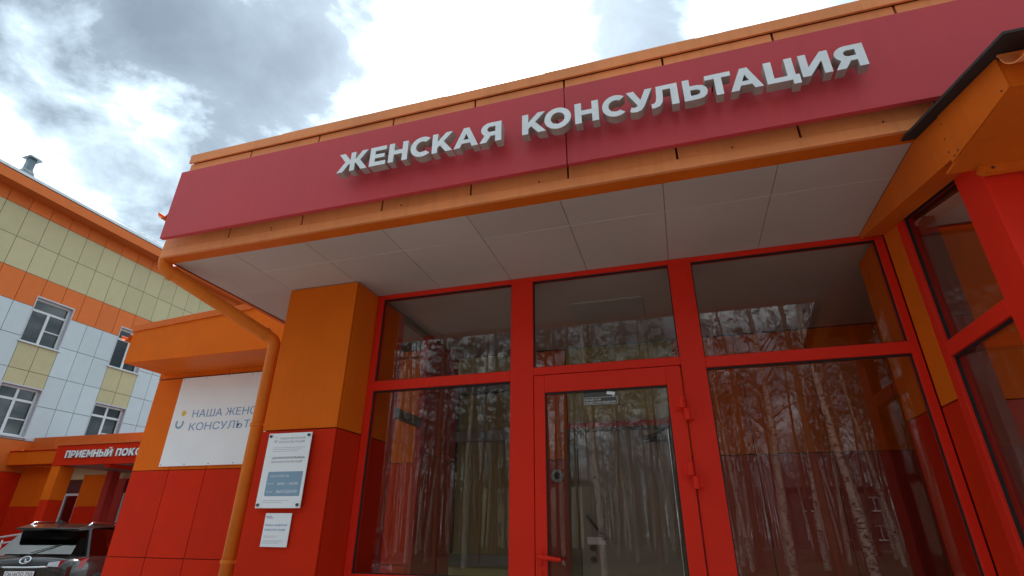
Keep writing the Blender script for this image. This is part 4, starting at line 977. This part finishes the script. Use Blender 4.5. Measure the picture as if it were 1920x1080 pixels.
def tree_meshes(kind, seed):
    rng = random.Random(seed); V = []; F = []
    H = rng.uniform(13, 17) if kind == 'birch' else rng.uniform(15, 19)
    tr = grow(Vector((0, 0, 0)), Vector((rng.uniform(-.06, .06), rng.uniform(-.06, .06), 1)), H, 14, rng, 0, .045 if kind == 'birch' else .025)
    r0 = rng.uniform(.11, .19)
    tube_np(V, F, tr, r0, .02, 9)
    me1 = bpy.data.meshes.new('trunk'); me1.from_pydata([tuple(v) for v in V], [], F); me1.materials.append(BARK if kind == 'birch' else PINEB)
    me1.polygons.foreach_set('use_smooth', [True] * len(me1.polygons))
    V = []; F = []; FM = []
    start = .30 if kind == 'birch' else .55
    nb = 30 if kind == 'birch' else 34
    tips = []
    for j in range(nb):
        f = start + (1 - start) * (j / nb) ** .9 * .97; idx = f * 14; i0 = int(idx); fr = idx - i0
        p = tr[i0].lerp(tr[min(i0 + 1, 14)], fr); az = rng.uniform(0, 2 * math.pi)
        L1 = H * (.24 if kind == 'birch' else .17) * (1.15 - f) / (1 - start + .2) * rng.uniform(.7, 1.15)
        el = rng.uniform(.5, 1.1) if kind == 'birch' else rng.uniform(-.05, .45)
        d = Vector((math.cos(az) * math.cos(el), math.sin(az) * math.cos(el), math.sin(el)))
        br = grow(p, d, L1, 5, rng, .03 if kind == 'birch' else -.03, .16)
        rr = r0 * .30 * (1.15 - f)
        tube_np(V, F, br, rr, .006, 4)
        for q in range(7):
            k = rng.uniform(.25, 1) * 5; k0 = min(int(k), 4); p2 = br[k0].lerp(br[k0 + 1], k - k0)
            az2 = rng.uniform(0, 2 * math.pi); d2 = (br[k0 + 1] - br[k0]).normalized() * .9 + Vector((math.cos(az2), math.sin(az2), rng.uniform(-.2, .6))) * .7; d2.normalize()
            b2 = grow(p2, d2, L1 * rng.uniform(.25, .5), 3, rng, .10 if kind == 'birch' else 0, .22)
            tube_np(V, F, b2, .009, .003, 3)
            tips.append((b2, d2))
            for q2 in range(3):
                p3 = b2[rng.choice((1, 2, 3))]; d3 = (d2 + Vector((rng.uniform(-1, 1), rng.uniform(-1, 1), rng.uniform(-.8, .5)))).normalized()
                tube_np(V, F, grow(p3, d3, L1 * rng.uniform(.10, .22), 2, rng, .25 if kind == 'birch' else 0, .2), .004, .002, 3)
    nwood = len(F)
    if kind == 'pine':
        for b2, d2 in tips:
            for c in (b2[-1], b2[1]):
                for k in range(26):
                    dd = Vector((rng.gauss(0, 1), rng.gauss(0, 1), rng.gauss(.3, 1))).normalized(); l = rng.uniform(.12, .22)
                    s_ = dd.cross(Vector((0, 0, 1))).normalized() * .006; o_ = c + dd * .02
                    i_ = len(V); V += [o_ - s_, o_ + s_, c + dd * l]; F.append((i_, i_ + 1, i_ + 2))
    me2 = bpy.data.meshes.new('crown'); me2.from_pydata([tuple(v) for v in V], [], F); me2.materials.append(TWIG); me2.materials.append(NEED)
    me2.polygons.foreach_set('material_index', [0] * nwood + [1] * (len(F) - nwood))
    return me1, me2
protos = {}
for kind, seeds in (('birch', (1, 2, 3, 4)), ('pine', (11, 12, 13))):
    protos[kind] = [tree_meshes(kind, s) for s in seeds]
rng = random.Random(5)
spots = []
tries = 0
while len(spots) < 330 and tries < 20000:
    tries += 1
    far = len(spots) > 165
    x = rng.uniform(-55, 40) if far else rng.uniform(-34, 26); y = -(rng.uniform(42, 72) if far else rng.uniform(9.6, 42))
    if (-24.5 < x < -9.5 and y < -54) or (11.5 < x < 25.5 and y < -70): continue
    if all((x - a) ** 2 + (y - b_) ** 2 > 1.9 for a, b_ in spots): spots.append((x, y))
spots[0] = (4.6, -10.6)
for i, (x, y) in enumerate(spots):
    kind = 'birch' if rng.random() < .42 or i == 0 else 'pine'
    m1, m2 = rng.choice(protos[kind])
    root = thing(kind + '_tree', 'bare white barked birch in the grove mirrored in the entrance glass' if kind == 'birch' else 'tall pine in the grove mirrored in the entrance glass', 'tree',
                 'birches reflected in the glazing' if kind == 'birch' else 'pines reflected in the glazing')
    link('trunk', m1, root); link('crown', m2, root)
    root.location = (x, y, .08); s_ = rng.uniform(.8, 1.15); root.scale = (s_, s_, s_); root.rotation_euler = (rng.uniform(-.03, .03), rng.uniform(-.03, .03), rng.uniform(0, 6.28))
# the wood goes on beyond the trees one can tell apart
V = []; F = []; FM = []
for k in range(1500):
    x = rng.uniform(-95, 75); y = -rng.uniform(76, 100); h = rng.uniform(10, 17); r_ = rng.uniform(.08, .17); b0 = len(V); lx = rng.uniform(-.5, .5)
    for q in range(3):
        a = q * 2.094; V += [(x + r_ * math.cos(a), y + r_ * math.sin(a), 0), (x + lx + .03 * math.cos(a), y + .03 * math.sin(a), h)]
    for q in range(3):
        n_ = (q + 1) % 3; F.append((b0 + 2 * q, b0 + 2 * n_, b0 + 2 * n_ + 1, b0 + 2 * q + 1)); FM.append(0)
    for q in range(60):
        zz_ = h * rng.uniform(.12, 1.02); a = rng.uniform(0, 6.28); rr = rng.uniform(.1, 1.6) * (1.15 - zz_ / h); b0 = len(V)
        c = Vector((x + lx * zz_ / h + rr * math.cos(a), y + rr * math.sin(a), zz_)); d = Vector((math.cos(a), math.sin(a), rng.uniform(-.2, .8))) * rng.uniform(.3, .8); w_ = rng.uniform(.03, .10)
        V += [tuple(c), tuple(c + d), tuple(c + d * .5 + Vector((0, 0, w_)))]; F.append((b0, b0 + 1, b0 + 2)); FM.append(1)
me = bpy.data.meshes.new('distant_wood'); me.from_pydata([tuple(v) for v in V], [], F); me.materials.append(PINEB); me.materials.append(NEED); me.polygons.foreach_set('material_index', FM)
tag(link('distant_wood', me), kind='stuff')
# buildings across the yard
def back_block(x0, x1, y, h, M, label):
    r = thing('yard_building', label, 'building')
    MB().use(M).box(x0, x1, y - 10, y, 0, h).use(DGREY).box(x0 - .4, x1 + .4, y - 10.4, y + .4, h + .001, h + .35).build('walls', r)
    nx = int((x1 - x0) / 3.2)
    for fl in range(int(h / 3.2)):
        for k in range(nx):
            cx_ = x0 + (k + .5) * (x1 - x0) / nx; z = 1.1 + 3.2 * fl
            f = MB().use(PVC).box(cx_ - .75, cx_ - .67, y + .002, y + .06, z, z + 1.6).box(cx_ + .67, cx_ + .75, y + .002, y + .06, z, z + 1.6).box(cx_ - .67, cx_ + .67, y + .002, y + .06, z, z + .08).box(cx_ - .67, cx_ + .67, y + .002, y + .06, z + 1.52, z + 1.6).box(cx_ - .04, cx_ + .04, y + .002, y + .055, z + .08, z + 1.52).box(cx_ - .85, cx_ + .85, y + .002, y + .16, z - .07, z - .01).build('window', r)
            box('pane', cx_ - .67, cx_ + .67, y + .01, y + .03, z + .081, z + 1.519, mat('back_pane', (.03, .035, .04), .08, spec=.8), f)
    return r
back_block(-23, -11, -56, 6.8, CREAM, 'cream two storey block across the yard, mirrored in the left pane')
back_block(13, 24, -72, 6.8, mat('dark_brick', (.10, .085, .075), .85, var=.15), 'grey block far across the yard, mirrored in the right pane')
# cars across the yard
PAINTG = mat('car_paint_graphite', (.06, .065, .07), .2, coat=1.); PAINTR = mat('car_paint_red', (.28, .015, .012), .2, coat=1.)
for k, (x, y, rz, M, lb) in enumerate(((-7.6, -5.0, R(60), PAINTG, 'graphite car parked across the yard, mirrored low in the left pane'), (5.8, -6.4, R(96), PAINTR, 'red car parked across the yard, mirrored low in the right pane'))):
    c = copy_tree(car); c.location = (x, y, 0); c.rotation_euler = (0, 0, rz); c['label'] = lb
    for o in [q for q in bpy.data.objects if q.parent == c]:
        if o.data and o.data.materials and o.data.materials[0] == PAINTK:
            o.data = o.data.copy(); o.data.materials[0] = M

# put each fixed thing's origin at its base
for r, l in ((clinic, (-1, 3.5, .4)), (wing, (-4.5, 5.3, 0)), (ban, (-5.3, 5.28, Z(.7))), (sign, (-.4, 2.4, Z(1.886))), (p1, (-2.61, 3.19, Z(.13))), (p2, (-2.6, 3.19, Z(-.103))), (p3, (-.46, 3.51, Z(.775))),
             (dp, (-3.02, 3.28, .2)), (ves, (2.2, 2.9, .4)), (hosp, (-22, 15, 0)), (vent, (-22.5, 10, Z(11.8))), (ann, (-18, 13.4, 0)), (can, (-15, 12.2, 0)), (hr, (-17.5, 11, 0))):
    place_origin(r, l)
